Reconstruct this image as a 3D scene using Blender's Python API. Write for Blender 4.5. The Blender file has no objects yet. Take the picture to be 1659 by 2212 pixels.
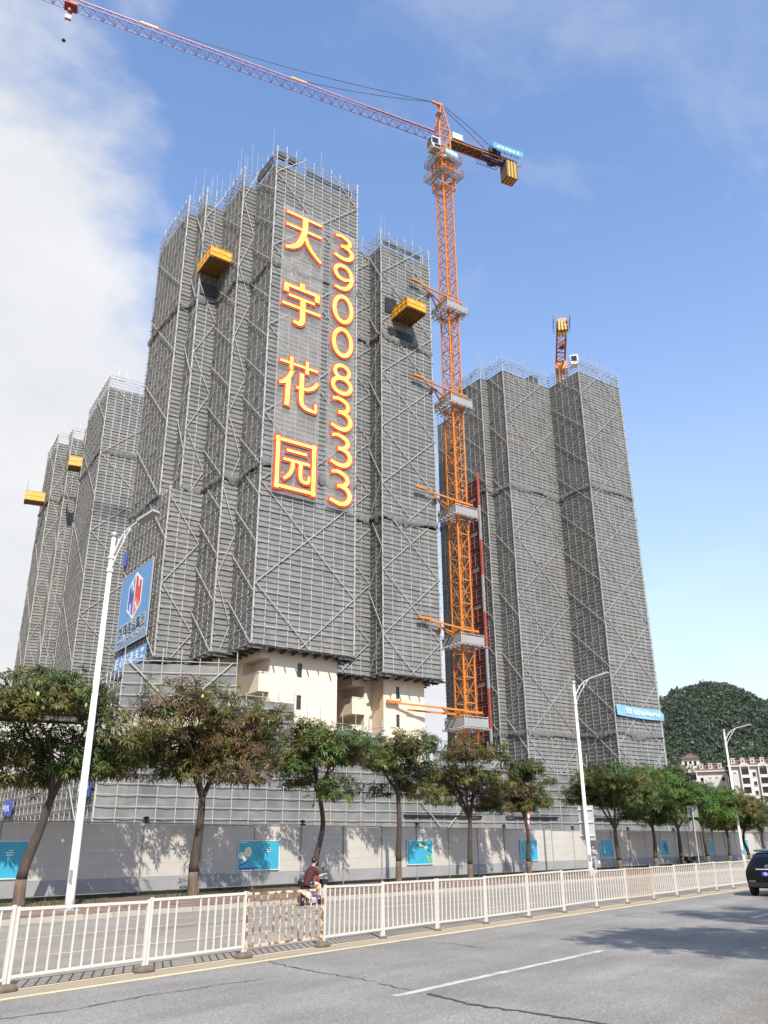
import bpy, bmesh, math, random
import numpy as np
from mathutils import Vector, Matrix
random.seed(7); RNG = np.random.default_rng(7)
SC = bpy.context.scene; COL = SC.collection
rad = math.radians

# ---------------------------------------------------------------- camera
cd = bpy.data.cameras.new('camera'); cam = bpy.data.objects.new('camera', cd); COL.objects.link(cam)
cd.sensor_fit = 'VERTICAL'; cd.sensor_height = 24.0; cd.lens = 24.0*1797/2212
cd.clip_start = 0.1; cd.clip_end = 6000
RX, RY, RZ = (0.590986, -0.806659, -0.006081), (-0.295479, -0.22348, 0.928843), (-0.750618, -0.547136, -0.370424)
cam.matrix_world = Matrix(((RX[0], RY[0], RZ[0], 0), (RX[1], RY[1], RZ[1], 0), (RX[2], RY[2], RZ[2], 2.05), (0, 0, 0, 1)))
SC.camera = cam

# ---------------------------------------------------------------- sky, sun, exposure
SUN_AZ, SUN_EL = rad(231), rad(44)
wd = bpy.data.worlds.new('World'); SC.world = wd; wd.use_nodes = True
nt = wd.node_tree; nt.nodes.clear()
def N(t, **k):
    n = nt.nodes.new(t)
    for a, b in k.items(): setattr(n, a, b)
    return n
L = nt.links.new
sky = N('ShaderNodeTexSky', sky_type='NISHITA', sun_disc=False, sun_elevation=SUN_EL, sun_rotation=math.pi/2-SUN_AZ,
        air_density=1.3, dust_density=0.4, ozone_density=2.0, altitude=50)
tc = N('ShaderNodeTexCoord'); sep = N('ShaderNodeSeparateXYZ'); L(tc.outputs['Generated'], sep.inputs[0])
def M(op, a, b=None, c=None, clamp=False):
    n = N('ShaderNodeMath', operation=op, use_clamp=clamp)
    for i, x in enumerate((a, b, c)):
        if x is None: continue
        if isinstance(x, (int, float)): n.inputs[i].default_value = x
        else: L(x, n.inputs[i])
    return n.outputs[0]
zz = M('ADD', M('MAXIMUM', sep.outputs[2], 0.0), 0.22)
cmb = N('ShaderNodeCombineXYZ'); L(M('DIVIDE', sep.outputs[0], zz), cmb.inputs[0]); L(M('DIVIDE', sep.outputs[1], zz), cmb.inputs[1])
def noise(vec, scale, detail=6, rough=0.55, loc=(0, 0, 0), dist=0.0):
    mp = N('ShaderNodeMapping'); L(vec, mp.inputs[0]); mp.inputs['Location'].default_value = loc
    n = N('ShaderNodeTexNoise'); n.inputs['Scale'].default_value = scale; n.inputs['Detail'].default_value = detail
    n.inputs['Roughness'].default_value = rough; n.inputs['Distortion'].default_value = dist; L(mp.outputs[0], n.inputs['Vector'])
    return n.outputs[0]
# a cloud bank lies to the left (north-west), thin streaks drift over the rest
left = M('ADD', M('MULTIPLY', sep.outputs[0], -0.591), M('MULTIPLY', sep.outputs[1], 0.807))
bank = M('MULTIPLY', left, 1.6)
n1 = noise(cmb.outputs[0], 1.35, 9, 0.55, (3.1, 1.7, 0), 0.25); n2 = noise(cmb.outputs[0], 2.2, 8, 0.6, (0.9, 5.6, 0), 0.5)
low = M('ADD', M('MULTIPLY', M('SUBTRACT', 0.56, sep.outputs[2]), 1.75), M('MULTIPLY', M('MAXIMUM', M('SUBTRACT', 0.30, sep.outputs[2]), 0.0), 1.6))
dens = M('ADD', M('ADD', bank, M('MULTIPLY', M('SUBTRACT', n1, 0.5), 2.7)), low)
mr = N('ShaderNodeMapRange', interpolation_type='SMOOTHSTEP'); mr.inputs['From Min'].default_value = 0.14; mr.inputs['From Max'].default_value = 0.56
L(dens, mr.inputs[0])
wisp = N('ShaderNodeMapRange', interpolation_type='SMOOTHSTEP'); wisp.inputs['From Min'].default_value = 0.50; wisp.inputs['From Max'].default_value = 0.82
wisp.inputs['To Max'].default_value = 0.5; L(n2, wisp.inputs[0])
hz = M('POWER', M('SUBTRACT', 1.0, M('MAXIMUM', sep.outputs[2], 0.0)), 3.3)
fac = M('MAXIMUM', M('MAXIMUM', mr.outputs[0], wisp.outputs[0]), M('MULTIPLY_ADD', hz, 1.0, 0.0), clamp=True)
n3 = noise(cmb.outputs[0], 3.4, 6, 0.55, (7, 2, 0))
ccol = N('ShaderNodeMix', data_type='RGBA'); ccol.inputs[6].default_value = (3.2, 3.35, 3.6, 1); ccol.inputs[7].default_value = (4.6, 4.6, 4.65, 1)
L(n3, ccol.inputs[0])
skyc = N('ShaderNodeMix', data_type='RGBA', blend_type='MULTIPLY'); skyc.inputs[0].default_value = 1.0
L(sky.outputs[0], skyc.inputs[6]); skyc.inputs[7].default_value = (1.0, 1.07, 1.22, 1)
mx = N('ShaderNodeMix', data_type='RGBA'); L(fac, mx.inputs[0]); L(skyc.outputs[2], mx.inputs[6]); L(ccol.outputs[2], mx.inputs[7])
bg = N('ShaderNodeBackground'); bg.inputs['Strength'].default_value = 0.13; L(mx.outputs[2], bg.inputs['Color'])
wo = N('ShaderNodeOutputWorld'); L(bg.outputs[0], wo.inputs['Surface'])

sl = bpy.data.lights.new('sun', 'SUN'); sl.energy = 4.2; sl.angle = rad(0.53); sl.color = (1.0, 0.94, 0.84)
sun = bpy.data.objects.new('sun', sl); COL.objects.link(sun)
sd = Vector((math.cos(SUN_AZ)*math.cos(SUN_EL), math.sin(SUN_AZ)*math.cos(SUN_EL), math.sin(SUN_EL)))
sun.rotation_euler = sd.to_track_quat('Z', 'Y').to_euler(); sun.location = sd*300
SC.view_settings.view_transform = 'Standard'; SC.view_settings.look = 'None'
SC.view_settings.exposure = 0.75; SC.view_settings.gamma = 1.0; SC.view_settings.use_curve_mapping = False
SC.cycles.max_bounces = 6; SC.cycles.diffuse_bounces = 3; SC.cycles.transparent_max_bounces = 8

# ---------------------------------------------------------------- mesh helpers
class MB:
    def __init__(s): s.v = []; s.f = []
    def quad(s, a, b, c, d):
        n = len(s.v); s.v += [tuple(a), tuple(b), tuple(c), tuple(d)]; s.f.append((n, n+1, n+2, n+3)); return s
    def ngon(s, pts):
        n = len(s.v); s.v += [tuple(p) for p in pts]; s.f.append(tuple(range(n, n+len(pts)))); return s
    def hexa(s, p):
        n = len(s.v); s.v += [tuple(q) for q in p]
        s.f += [(n, n+3, n+2, n+1), (n+4, n+5, n+6, n+7), (n, n+1, n+5, n+4), (n+1, n+2, n+6, n+5), (n+2, n+3, n+7, n+6), (n+3, n, n+4, n+7)]
        return s
    def box(s, c, d, rz=0.0):
        x, y, z = d[0]/2, d[1]/2, d[2]/2; cs, sn = math.cos(rz), math.sin(rz)
        P = lambda a, b, e: (c[0]+a*cs-b*sn, c[1]+a*sn+b*cs, c[2]+e)
        return s.hexa([P(-x, -y, -z), P(x, -y, -z), P(x, y, -z), P(-x, y, -z), P(-x, -y, z), P(x, -y, z), P(x, y, z), P(-x, y, z)])
    def span(s, a, b):
        return s.box([(a[i]+b[i])/2 for i in range(3)], [abs(b[i]-a[i]) for i in range(3)])
    def beam(s, p, q, w, h=None):
        p, q = Vector(p), Vector(q); d = q-p
        if d.length < 1e-6: return s
        d.normalize(); h = h or w
        up = Vector((0, 0, 1)) if abs(d.z) < 0.95 else Vector((1, 0, 0))
        a = d.cross(up).normalized(); b = a.cross(d).normalized(); a = a*(w/2); b = b*(h/2)
        return s.hexa([p-a-b, p+a-b, p+a+b, p-a+b, q-a-b, q+a-b, q+a+b, q-a+b])
    def tube(s, p, q, r, r2=None, n=6, cap=True):
        return s.path([p, q], [r, r if r2 is None else r2], n, cap)
    def path(s, pts, rs, n=6, cap=True):
        pts = [Vector(p) for p in pts]; base = len(s.v); up = Vector((0.13, 0.07, 1)); pa = None
        if not hasattr(rs, '__len__'): rs = [rs]*len(pts)
        for i, p in enumerate(pts):
            d = (pts[min(i+1, len(pts)-1)]-pts[max(i-1, 0)]).normalized()
            if pa is None:
                u0 = up if abs(d.dot(up.normalized())) < 0.97 else Vector((1, 0.1, 0)); a = d.cross(u0).normalized()
            else: a = (pa-d*pa.dot(d)).normalized()
            pa = a; b = d.cross(a)
            for k in range(n):
                t = 2*math.pi*k/n; s.v.append(tuple(p+(a*math.cos(t)+b*math.sin(t))*rs[i]))
        for i in range(len(pts)-1):
            for k in range(n):
                A = base+i*n+k; B = base+i*n+(k+1) % n; s.f.append((A, B, B+n, A+n))
        if cap:
            s.f.append(tuple(base+k for k in range(n))[::-1]); s.f.append(tuple(base+(len(pts)-1)*n+k for k in range(n)))
        return s
    def lathe(s, prof, n=12, c=(0, 0, 0), axis='z'):
        base = len(s.v)
        for r, z in prof:
            for k in range(n):
                t = 2*math.pi*k/n; x, y = r*math.cos(t), r*math.sin(t)
                p = (x, y, z) if axis == 'z' else ((z, x, y) if axis == 'x' else (x, z, y))
                s.v.append((c[0]+p[0], c[1]+p[1], c[2]+p[2]))
        for i in range(len(prof)-1):
            for k in range(n):
                A = base+i*n+k; B = base+i*n+(k+1) % n; s.f.append((A, B, B+n, A+n))
        s.f.append(tuple(base+k for k in range(n))[::-1]); s.f.append(tuple(base+(len(prof)-1)*n+k for k in range(n)))
        return s
    def prism(s, pts, z0, z1, cap=True):
        n = len(pts); b = len(s.v)
        s.v += [(p[0], p[1], z0) for p in pts]+[(p[0], p[1], z1) for p in pts]
        for i in range(n): j = (i+1) % n; s.f.append((b+i, b+j, b+n+j, b+n+i))
        if cap: s.f.append(tuple(b+i for i in range(n))[::-1]); s.f.append(tuple(b+n+i for i in range(n)))
        return s
    def slab(s, pts, fn, t0, t1):
        """extrude 2-D outline pts; fn(a,b,t)->xyz"""
        n = len(pts); b = len(s.v)
        s.v += [tuple(fn(p[0], p[1], t0)) for p in pts]+[tuple(fn(p[0], p[1], t1)) for p in pts]
        for i in range(n): j = (i+1) % n; s.f.append((b+i, b+j, b+n+j, b+n+i))
        s.f.append(tuple(b+i for i in range(n))[::-1]); s.f.append(tuple(b+n+i for i in range(n)))
        return s
    def mesh(s, name, mat=None, smooth=False):
        me = bpy.data.meshes.new(name); me.from_pydata(s.v, [], s.f)
        if mat: me.materials.append(mat)
        if smooth: me.polygons.foreach_set('use_smooth', [True]*len(me.polygons))
        me.update(); return me
    def build(s, name, mat, parent=None, smooth=False, kind=None, label=None, loc=None):
        return put(name, s.mesh(name, mat, smooth), parent, loc, kind=kind, label=label)
def put(name, me, parent=None, loc=None, rot=None, scale=None, kind=None, label=None):
    o = bpy.data.objects.new(name, me); COL.objects.link(o)
    if parent: o.parent = parent
    if loc: o.location = loc
    if rot: o.rotation_euler = rot
    if scale: o.scale = scale
    if kind: o['kind'] = kind
    if label: o['label'] = label
    return o
def tag(o, label, cat, group=None):
    o['label'] = label; o['category'] = cat
    if group: o['group'] = group
    return o
def thing(name, label, cat, loc=(0, 0, 0), rz=0.0, group=None):
    o = bpy.data.objects.new(name, None); COL.objects.link(o); o.location = loc; o.rotation_euler = (0, 0, rz); o.empty_display_size = 0.3
    return tag(o, label, cat, group)
def np_mesh(name, V, F, mat, smooth=False, col=None):
    """V (n,3), F (m,k) with constant k"""
    me = bpy.data.meshes.new(name); V = np.asarray(V, np.float32); F = np.asarray(F, np.int32); k = F.shape[1]
    me.vertices.add(len(V)); me.vertices.foreach_set('co', V.ravel())
    me.loops.add(F.size); me.loops.foreach_set('vertex_index', F.ravel())
    me.polygons.add(len(F)); me.polygons.foreach_set('loop_start', np.arange(0, F.size, k, dtype=np.int32))
    if smooth: me.polygons.foreach_set('use_smooth', np.ones(len(F), bool))
    if col is not None:
        at = me.attributes.new('tint', 'FLOAT_COLOR', 'POINT'); at.data.foreach_set('color', np.asarray(col, np.float32).ravel())
    if mat: me.materials.append(mat)
    me.update(calc_edges=True); me.validate(); return me
def text_mesh(body, size, mat, offset=0.0, extrude=0.0, align='CENTER'):
    c = bpy.data.curves.new('lettering', 'FONT'); c.body = body; c.size = size; c.offset = offset; c.extrude = extrude
    c.align_x = align; c.align_y = 'CENTER'; c.resolution_u = 3
    o = bpy.data.objects.new('lettering', c); COL.objects.link(o)
    me = bpy.data.meshes.new_from_object(o.evaluated_get(bpy.context.evaluated_depsgraph_get()))
    bpy.data.objects.remove(o); bpy.data.curves.remove(c)
    me.materials.clear(); me.materials.append(mat); return me

# ---------------------------------------------------------------- materials
def mat(name, col, rough=0.6, metal=0.0, var=0.0, vscale=3.0, bump=0.0, bscale=30.0, col2=None, spec=0.5, dirt=None, stretch=(1, 1, 1), coat=0.0):
    m = bpy.data.materials.new(name); m.use_nodes = True; t = m.node_tree; b = t.nodes['Principled BSDF']
    b.inputs['Base Color'].default_value = (*col, 1); b.inputs['Roughness'].default_value = rough; b.inputs['Metallic'].default_value = metal
    b.inputs['Specular IOR Level'].default_value = spec; b.inputs['Coat Weight'].default_value = coat
    if var or bump or col2 or dirt:
        tc = t.nodes.new('ShaderNodeTexCoord'); mp = t.nodes.new('ShaderNodeMapping'); mp.inputs['Scale'].default_value = stretch
        t.links.new(tc.outputs['Object'], mp.inputs[0])
        def nz(sc, det=5, rg=0.6):
            n = t.nodes.new('ShaderNodeTexNoise'); n.inputs['Scale'].default_value = sc; n.inputs['Detail'].default_value = det
            n.inputs['Roughness'].default_value = rg; t.links.new(mp.outputs[0], n.inputs['Vector']); return n.outputs[0]
        cur = None
        if var or col2:
            mr = t.nodes.new('ShaderNodeMapRange'); mr.inputs[1].default_value = 0.3; mr.inputs[2].default_value = 0.7; t.links.new(nz(vscale), mr.inputs[0])
            mx = t.nodes.new('ShaderNodeMix'); mx.data_type = 'RGBA'; t.links.new(mr.outputs[0], mx.inputs[0])
            c2 = col2 or tuple(min(1, c*(1+var)) for c in col); c1 = col if col2 else tuple(c*(1-var) for c in col)
            mx.inputs[6].default_value = (*c1, 1); mx.inputs[7].default_value = (*c2, 1); cur = mx.outputs[2]
        if dirt:   # (colour, scale, threshold, width)
            dc, dsc, th, wdt = dirt
            mr = t.nodes.new('ShaderNodeMapRange'); mr.inputs[1].default_value = th; mr.inputs[2].default_value = th+wdt; t.links.new(nz(dsc, 8, 0.7), mr.inputs[0])
            mx = t.nodes.new('ShaderNodeMix'); mx.data_type = 'RGBA'; t.links.new(mr.outputs[0], mx.inputs[0])
            if cur: t.links.new(cur, mx.inputs[6])
            else: mx.inputs[6].default_value = (*col, 1)
            mx.inputs[7].default_value = (*dc, 1); cur = mx.outputs[2]
        if cur: t.links.new(cur, b.inputs['Base Color'])
        if bump:
            bp = t.nodes.new('ShaderNodeBump'); bp.inputs['Strength'].default_value = bump; bp.inputs['Distance'].default_value = 0.02
            t.links.new(nz(bscale), bp.inputs['Height']); t.links.new(bp.outputs[0], b.inputs['Normal'])
    return m
MT = {}
def mk(name, *a, **k): MT[name] = mat(name, *a, **k)
mk('rail_steel', (0.28, 0.277, 0.268), 0.55, 0.25, var=0.3, vscale=1.2, dirt=((0.13, 0.10, 0.08), 2.3, 0.58, 0.10))
mk('steel_pole', (0.45, 0.445, 0.43), 0.5, 0.35, var=0.25, vscale=1.2, dirt=((0.20, 0.15, 0.11), 2.3, 0.60, 0.10))
mk('white_pole', (0.40, 0.39, 0.37), 0.5, 0.15, var=0.15, vscale=1.0, dirt=((0.26, 0.22, 0.18), 1.7, 0.62, 0.10))
mk('toe_board', (0.36, 0.36, 0.35), 0.8, var=0.35, vscale=0.6)
mk('timber_dark', (0.06, 0.055, 0.05), 0.8, var=0.3, vscale=2)
mk('girder', (0.10, 0.10, 0.105), 0.6, 0.2, var=0.4, vscale=2.5)
mk('tarp', (0.125, 0.127, 0.125), 0.9, var=0.3, vscale=1.5, bump=0.5, bscale=6)
mk('formwork', (0.035, 0.045, 0.045), 0.6, var=0.3, vscale=1)
mk('beige_tile', (0.68, 0.575, 0.445), 0.55, var=0.04, vscale=0.8, bump=0.15, bscale=45)
mk('beige_shaded', (0.58, 0.46, 0.33), 0.6, var=0.05, vscale=0.8, bump=0.15, bscale=45)  # shade of left-facing and recessed walls put into a darker beige
mk('concrete', (0.33, 0.32, 0.30), 0.85, var=0.2, vscale=0.8)
mk('dark_glass', (0.015, 0.018, 0.02), 0.12, spec=0.6)
mk('window_frame', (0.09, 0.09, 0.09), 0.4)
mk('orange_paint', (0.53, 0.18, 0.028), 0.45, var=0.12, vscale=1.0, dirt=((0.30, 0.10, 0.03), 3.0, 0.64, 0.08))
mk('fringe_violet', (0.20, 0.125, 0.31), 0.5, var=0.15, vscale=1.0)  # lattice colour carries the violet fringing of backlit bars
mk('jib_top', (0.42, 0.20, 0.22), 0.5, var=0.2, vscale=1.0)
mk('yellow_paint', (0.66, 0.33, 0.015), 0.45, var=0.08, vscale=1.5, dirt=((0.36, 0.20, 0.05), 2.5, 0.64, 0.1))
mk('yellow_shaded', (0.17, 0.09, 0.018), 0.6, var=0.3, vscale=1.2)  # underside shade of the platforms put into a darker copy of the yellow
mk('red_steel', (0.34, 0.07, 0.045), 0.6, var=0.3, vscale=1.3)
mk('red_dark', (0.125, 0.035, 0.026), 0.7, var=0.4, vscale=0.7)
mk('cable', (0.05, 0.05, 0.06), 0.5, 0.5)
mk('white_metal', (0.66, 0.66, 0.65), 0.35, var=0.03, vscale=2)
mk('grey_metal', (0.40, 0.41, 0.42), 0.45, 0.4, var=0.1)
mk('black', (0.012, 0.012, 0.013), 0.5)
mk('teal_sign', (0.09, 0.29, 0.40), 0.5, var=0.08)
mk('print_white', (0.82, 0.84, 0.85), 0.6)
mk('print_black', (0.02, 0.02, 0.022), 0.6)
mk('print_red', (0.62, 0.05, 0.05), 0.55, var=0.15, vscale=0.25)
mk('print_orange', (0.72, 0.16, 0.07), 0.55, var=0.1, vscale=0.3)
mk('print_blue', (0.05, 0.16, 0.55), 0.55, var=0.2, vscale=0.3)
mk('print_navy', (0.04, 0.08, 0.32), 0.55)
mk('billboard_blue', (0.115, 0.29, 0.58), 0.55, var=0.05, vscale=0.2)
mk('banner_blue', (0.06, 0.10, 0.48), 0.6, var=0.15, vscale=1)
mk('banner_light', (0.20, 0.40, 0.58), 0.7, var=0.1, vscale=1)
mk('letter_yellow', (0.82, 0.58, 0.05), 0.5, col2=(0.88, 0.77, 0.22), vscale=0.5, dirt=((0.90, 0.86, 0.55), 0.9, 0.66, 0.12))
mk('letter_red', (0.74, 0.055, 0.03), 0.55, var=0.12, vscale=2, bump=0.3, bscale=12)
mk('fence_white', (0.56, 0.535, 0.48), 0.45, var=0.05, vscale=3, dirt=((0.42, 0.30, 0.19), 5.0, 0.60, 0.14))
mk('fence_rust', (0.54, 0.47, 0.36), 0.6, var=0.1, vscale=5, dirt=((0.17, 0.075, 0.035), 5.5, 0.485, 0.05), bump=0.4, bscale=30)
mk('fence_tan', (0.48, 0.41, 0.31), 0.6, var=0.15, vscale=4, dirt=((0.25, 0.15, 0.08), 5.0, 0.60, 0.10))
mk('rubber', (0.13, 0.10, 0.075), 0.85, var=0.3, vscale=5)
mk('hoard', (0.46, 0.435, 0.39), 0.7, var=0.10, vscale=0.5, bump=0.1, bscale=8, dirt=((0.37, 0.30, 0.225), 0.8, 0.54, 0.25))
mk('hoard_band', (0.275, 0.275, 0.275), 0.7, var=0.1, vscale=0.8)
mk('hoard_post', (0.24, 0.235, 0.225), 0.7, var=0.3, vscale=2)
mk('poster', (0.035, 0.31, 0.47), 0.4, col2=(0.05, 0.39, 0.52), vscale=1.1)
mk('poster_frame', (0.62, 0.68, 0.68), 0.5)
mk('print_cream', (0.70, 0.68, 0.50), 0.5, var=0.06)
mk('print_green', (0.03, 0.15, 0.12), 0.5, var=0.4, vscale=6)
mk('print_lime', (0.20, 0.42, 0.20), 0.5, var=0.3, vscale=6)
mk('bark', (0.055, 0.042, 0.033), 0.95, var=0.35, vscale=6, bump=0.9, bscale=16, stretch=(1, 1, .25))
mk('limed_bark', (0.135, 0.098, 0.072), 0.95, var=0.35, vscale=5, bump=0.8, bscale=16, stretch=(1, 1, .3))
mk('mango', (0.36, 0.38, 0.14), 0.45)
mk('white_line', (0.47, 0.45, 0.41), 0.7, var=0.12, vscale=3, dirt=((0.27, 0.255, 0.23), 3.2, 0.50, 0.14))
mk('yellow_line', (0.62, 0.50, 0.29), 0.7, var=0.08, vscale=3, dirt=((0.33, 0.27, 0.2), 2.2, 0.60, 0.14))
mk('tar', (0.055, 0.055, 0.056), 0.75)
mk('kerb', (0.33, 0.29, 0.24), 0.85, var=0.18, vscale=1.5, bump=0.3, bscale=20)
mk('paver', (0.235, 0.155, 0.125), 0.85, var=0.25, vscale=0.9, bump=0.3, bscale=15, dirt=((0.25, 0.21, 0.165), 0.7, 0.50, 0.2))
mk('soil', (0.13, 0.09, 0.06), 0.95, var=0.3, vscale=3, bump=0.8, bscale=12)
mk('skin', (0.60, 0.36, 0.25), 0.5)
mk('hair', (0.010, 0.009, 0.009), 0.45)
mk('maroon_cloth', (0.060, 0.007, 0.014), 0.85, var=0.1, vscale=8)
mk('shorts_cloth', (0.012, 0.013, 0.016), 0.85, dirt=((0.75, 0.75, 0.75), 11, 0.55, 0.03))
mk('grey_cloth', (0.27, 0.28, 0.31), 0.85, var=0.12, vscale=8)
mk('scooter_pink', (0.72, 0.52, 0.52), 0.35)
mk('shoe_white', (0.8, 0.8, 0.8), 0.6)
mk('tyre', (0.012, 0.012, 0.012), 0.85)
mk('rim', (0.45, 0.46, 0.47), 0.3, 0.8)
mk('car_paint', (0.004, 0.0045, 0.0055), 0.3, spec=0.22, coat=0.12)
mk('car_glass', (0.008, 0.010, 0.018), 0.06, spec=0.7)
mk('chrome', (0.75, 0.76, 0.78), 0.12, 1.0)
mk('tail_light', (0.10, 0.075, 0.075), 0.2)
mk('plate_blue', (0.02, 0.06, 0.42), 0.4)
mk('far_white', (0.50, 0.485, 0.455), 0.8, var=0.08, vscale=0.15)
mk('far_grey', (0.42, 0.42, 0.43), 0.8, var=0.1, vscale=0.15)
mk('far_roof', (0.13, 0.068, 0.056), 0.8, var=0.25, vscale=0.4)
mk('maroon_roof', (0.19, 0.022, 0.035), 0.6)
mk('rock_waste', (0.05, 0.045, 0.04), 0.95, var=0.4, vscale=6)

def attr_mix(name, ca, cb, rough, noise_amt=0.25, nscale=1.5, warm=None, bump=0.0, trans=0.0, bscale=5.0):
    """cloth whose panels differ: face attribute 'tone' picks between two colours"""
    m = bpy.data.materials.new(name); m.use_nodes = True; t = m.node_tree; b = t.nodes['Principled BSDF']
    at = t.nodes.new('ShaderNodeAttribute'); at.attribute_name = 'tone'
    mx = t.nodes.new('ShaderNodeMix'); mx.data_type = 'RGBA'; mx.inputs[6].default_value = (*ca, 1); mx.inputs[7].default_value = (*cb, 1)
    t.links.new(at.outputs['Fac'], mx.inputs[0]); cur = mx.outputs[2]
    tc = t.nodes.new('ShaderNodeTexCoord')
    def nz(sc, det=5, vec=None):
        n = t.nodes.new('ShaderNodeTexNoise'); n.inputs['Scale'].default_value = sc; n.inputs['Detail'].default_value = det
        t.links.new(vec or tc.outputs['Object'], n.inputs['Vector']); return n.outputs[0]
    if warm:
        mr = t.nodes.new('ShaderNodeMapRange'); mr.inputs[1].default_value = 0.5; mr.inputs[2].default_value = 0.68; mr.inputs[4].default_value = 0.75; t.links.new(nz(0.14, 3), mr.inputs[0])
        w = t.nodes.new('ShaderNodeMix'); w.data_type = 'RGBA'; t.links.new(mr.outputs[0], w.inputs[0]); t.links.new(cur, w.inputs[6]); w.inputs[7].default_value = (*warm, 1); cur = w.outputs[2]
    mr = t.nodes.new('ShaderNodeMapRange'); mr.inputs[3].default_value = 1-noise_amt; mr.inputs[4].default_value = 1+noise_amt; mr.inputs[1].default_value = .3; mr.inputs[2].default_value = .7
    t.links.new(nz(nscale, 6), mr.inputs[0])
    mu = t.nodes.new('ShaderNodeVectorMath'); mu.operation = 'SCALE'; t.links.new(cur, mu.inputs[0]); t.links.new(mr.outputs[0], mu.inputs['Scale'])
    t.links.new(mu.outputs[0], b.inputs['Base Color']); b.inputs['Roughness'].default_value = rough; b.inputs['Specular IOR Level'].default_value = 0.2
    if bump:
        mp = t.nodes.new('ShaderNodeMapping'); mp.inputs['Scale'].default_value = (1, 1, 0.35); t.links.new(tc.outputs['Object'], mp.inputs[0])
        bp = t.nodes.new('ShaderNodeBump'); bp.inputs['Strength'].default_value = bump; bp.inputs['Distance'].default_value = 0.06
        t.links.new(nz(bscale, 4, mp.outputs[0]), bp.inputs['Height']); t.links.new(bp.outputs[0], b.inputs['Normal'])
    if trans:
        tr = t.nodes.new('ShaderNodeBsdfTransparent'); ms = t.nodes.new('ShaderNodeMixShader'); ms.inputs[0].default_value = trans
        out = t.nodes['Material Output']; t.links.new(b.outputs[0], ms.inputs[1]); t.links.new(tr.outputs[0], ms.inputs[2]); t.links.new(ms.outputs[0], out.inputs['Surface'])
    return m
MT['net'] = attr_mix('net', (0.148, 0.152, 0.152), (0.218, 0.222, 0.220), 0.95, 0.16, 1.1, warm=(0.205, 0.193, 0.174), bump=0.06)
MT['net_low'] = attr_mix('net_low', (0.135, 0.139, 0.138), (0.20, 0.204, 0.20), 0.95, 0.2, 0.9, warm=(0.23, 0.215, 0.19), bump=0.3)
mk('board_grey', (0.46, 0.46, 0.455), 0.6, var=0.06)
mk('ballast_brown', (0.13, 0.105, 0.08), 0.8, var=0.3)
MT['sheer'] = attr_mix('sheer', (0.42, 0.40, 0.38), (0.46, 0.44, 0.42), 0.9, 0.2, 0.8, trans=0.66)

def leaf_mat():
    m = bpy.data.materials.new('leaf'); m.use_nodes = True; t = m.node_tree; b = t.nodes['Principled BSDF']
    at = t.nodes.new('ShaderNodeAttribute'); at.attribute_name = 'tint'
    t.links.new(at.outputs['Color'], b.inputs['Base Color']); b.inputs['Roughness'].default_value = 0.5; b.inputs['Specular IOR Level'].default_value = 0.35
    tl = t.nodes.new('ShaderNodeBsdfTranslucent'); t.links.new(at.outputs['Color'], tl.inputs['Color'])
    ms = t.nodes.new('ShaderNodeMixShader'); ms.inputs[0].default_value = 0.28
    t.links.new(b.outputs[0], ms.inputs[1]); t.links.new(tl.outputs[0], ms.inputs[2]); t.links.new(ms.outputs[0], t.nodes['Material Output'].inputs['Surface'])
    return m
MT['leaf'] = leaf_mat()

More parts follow.
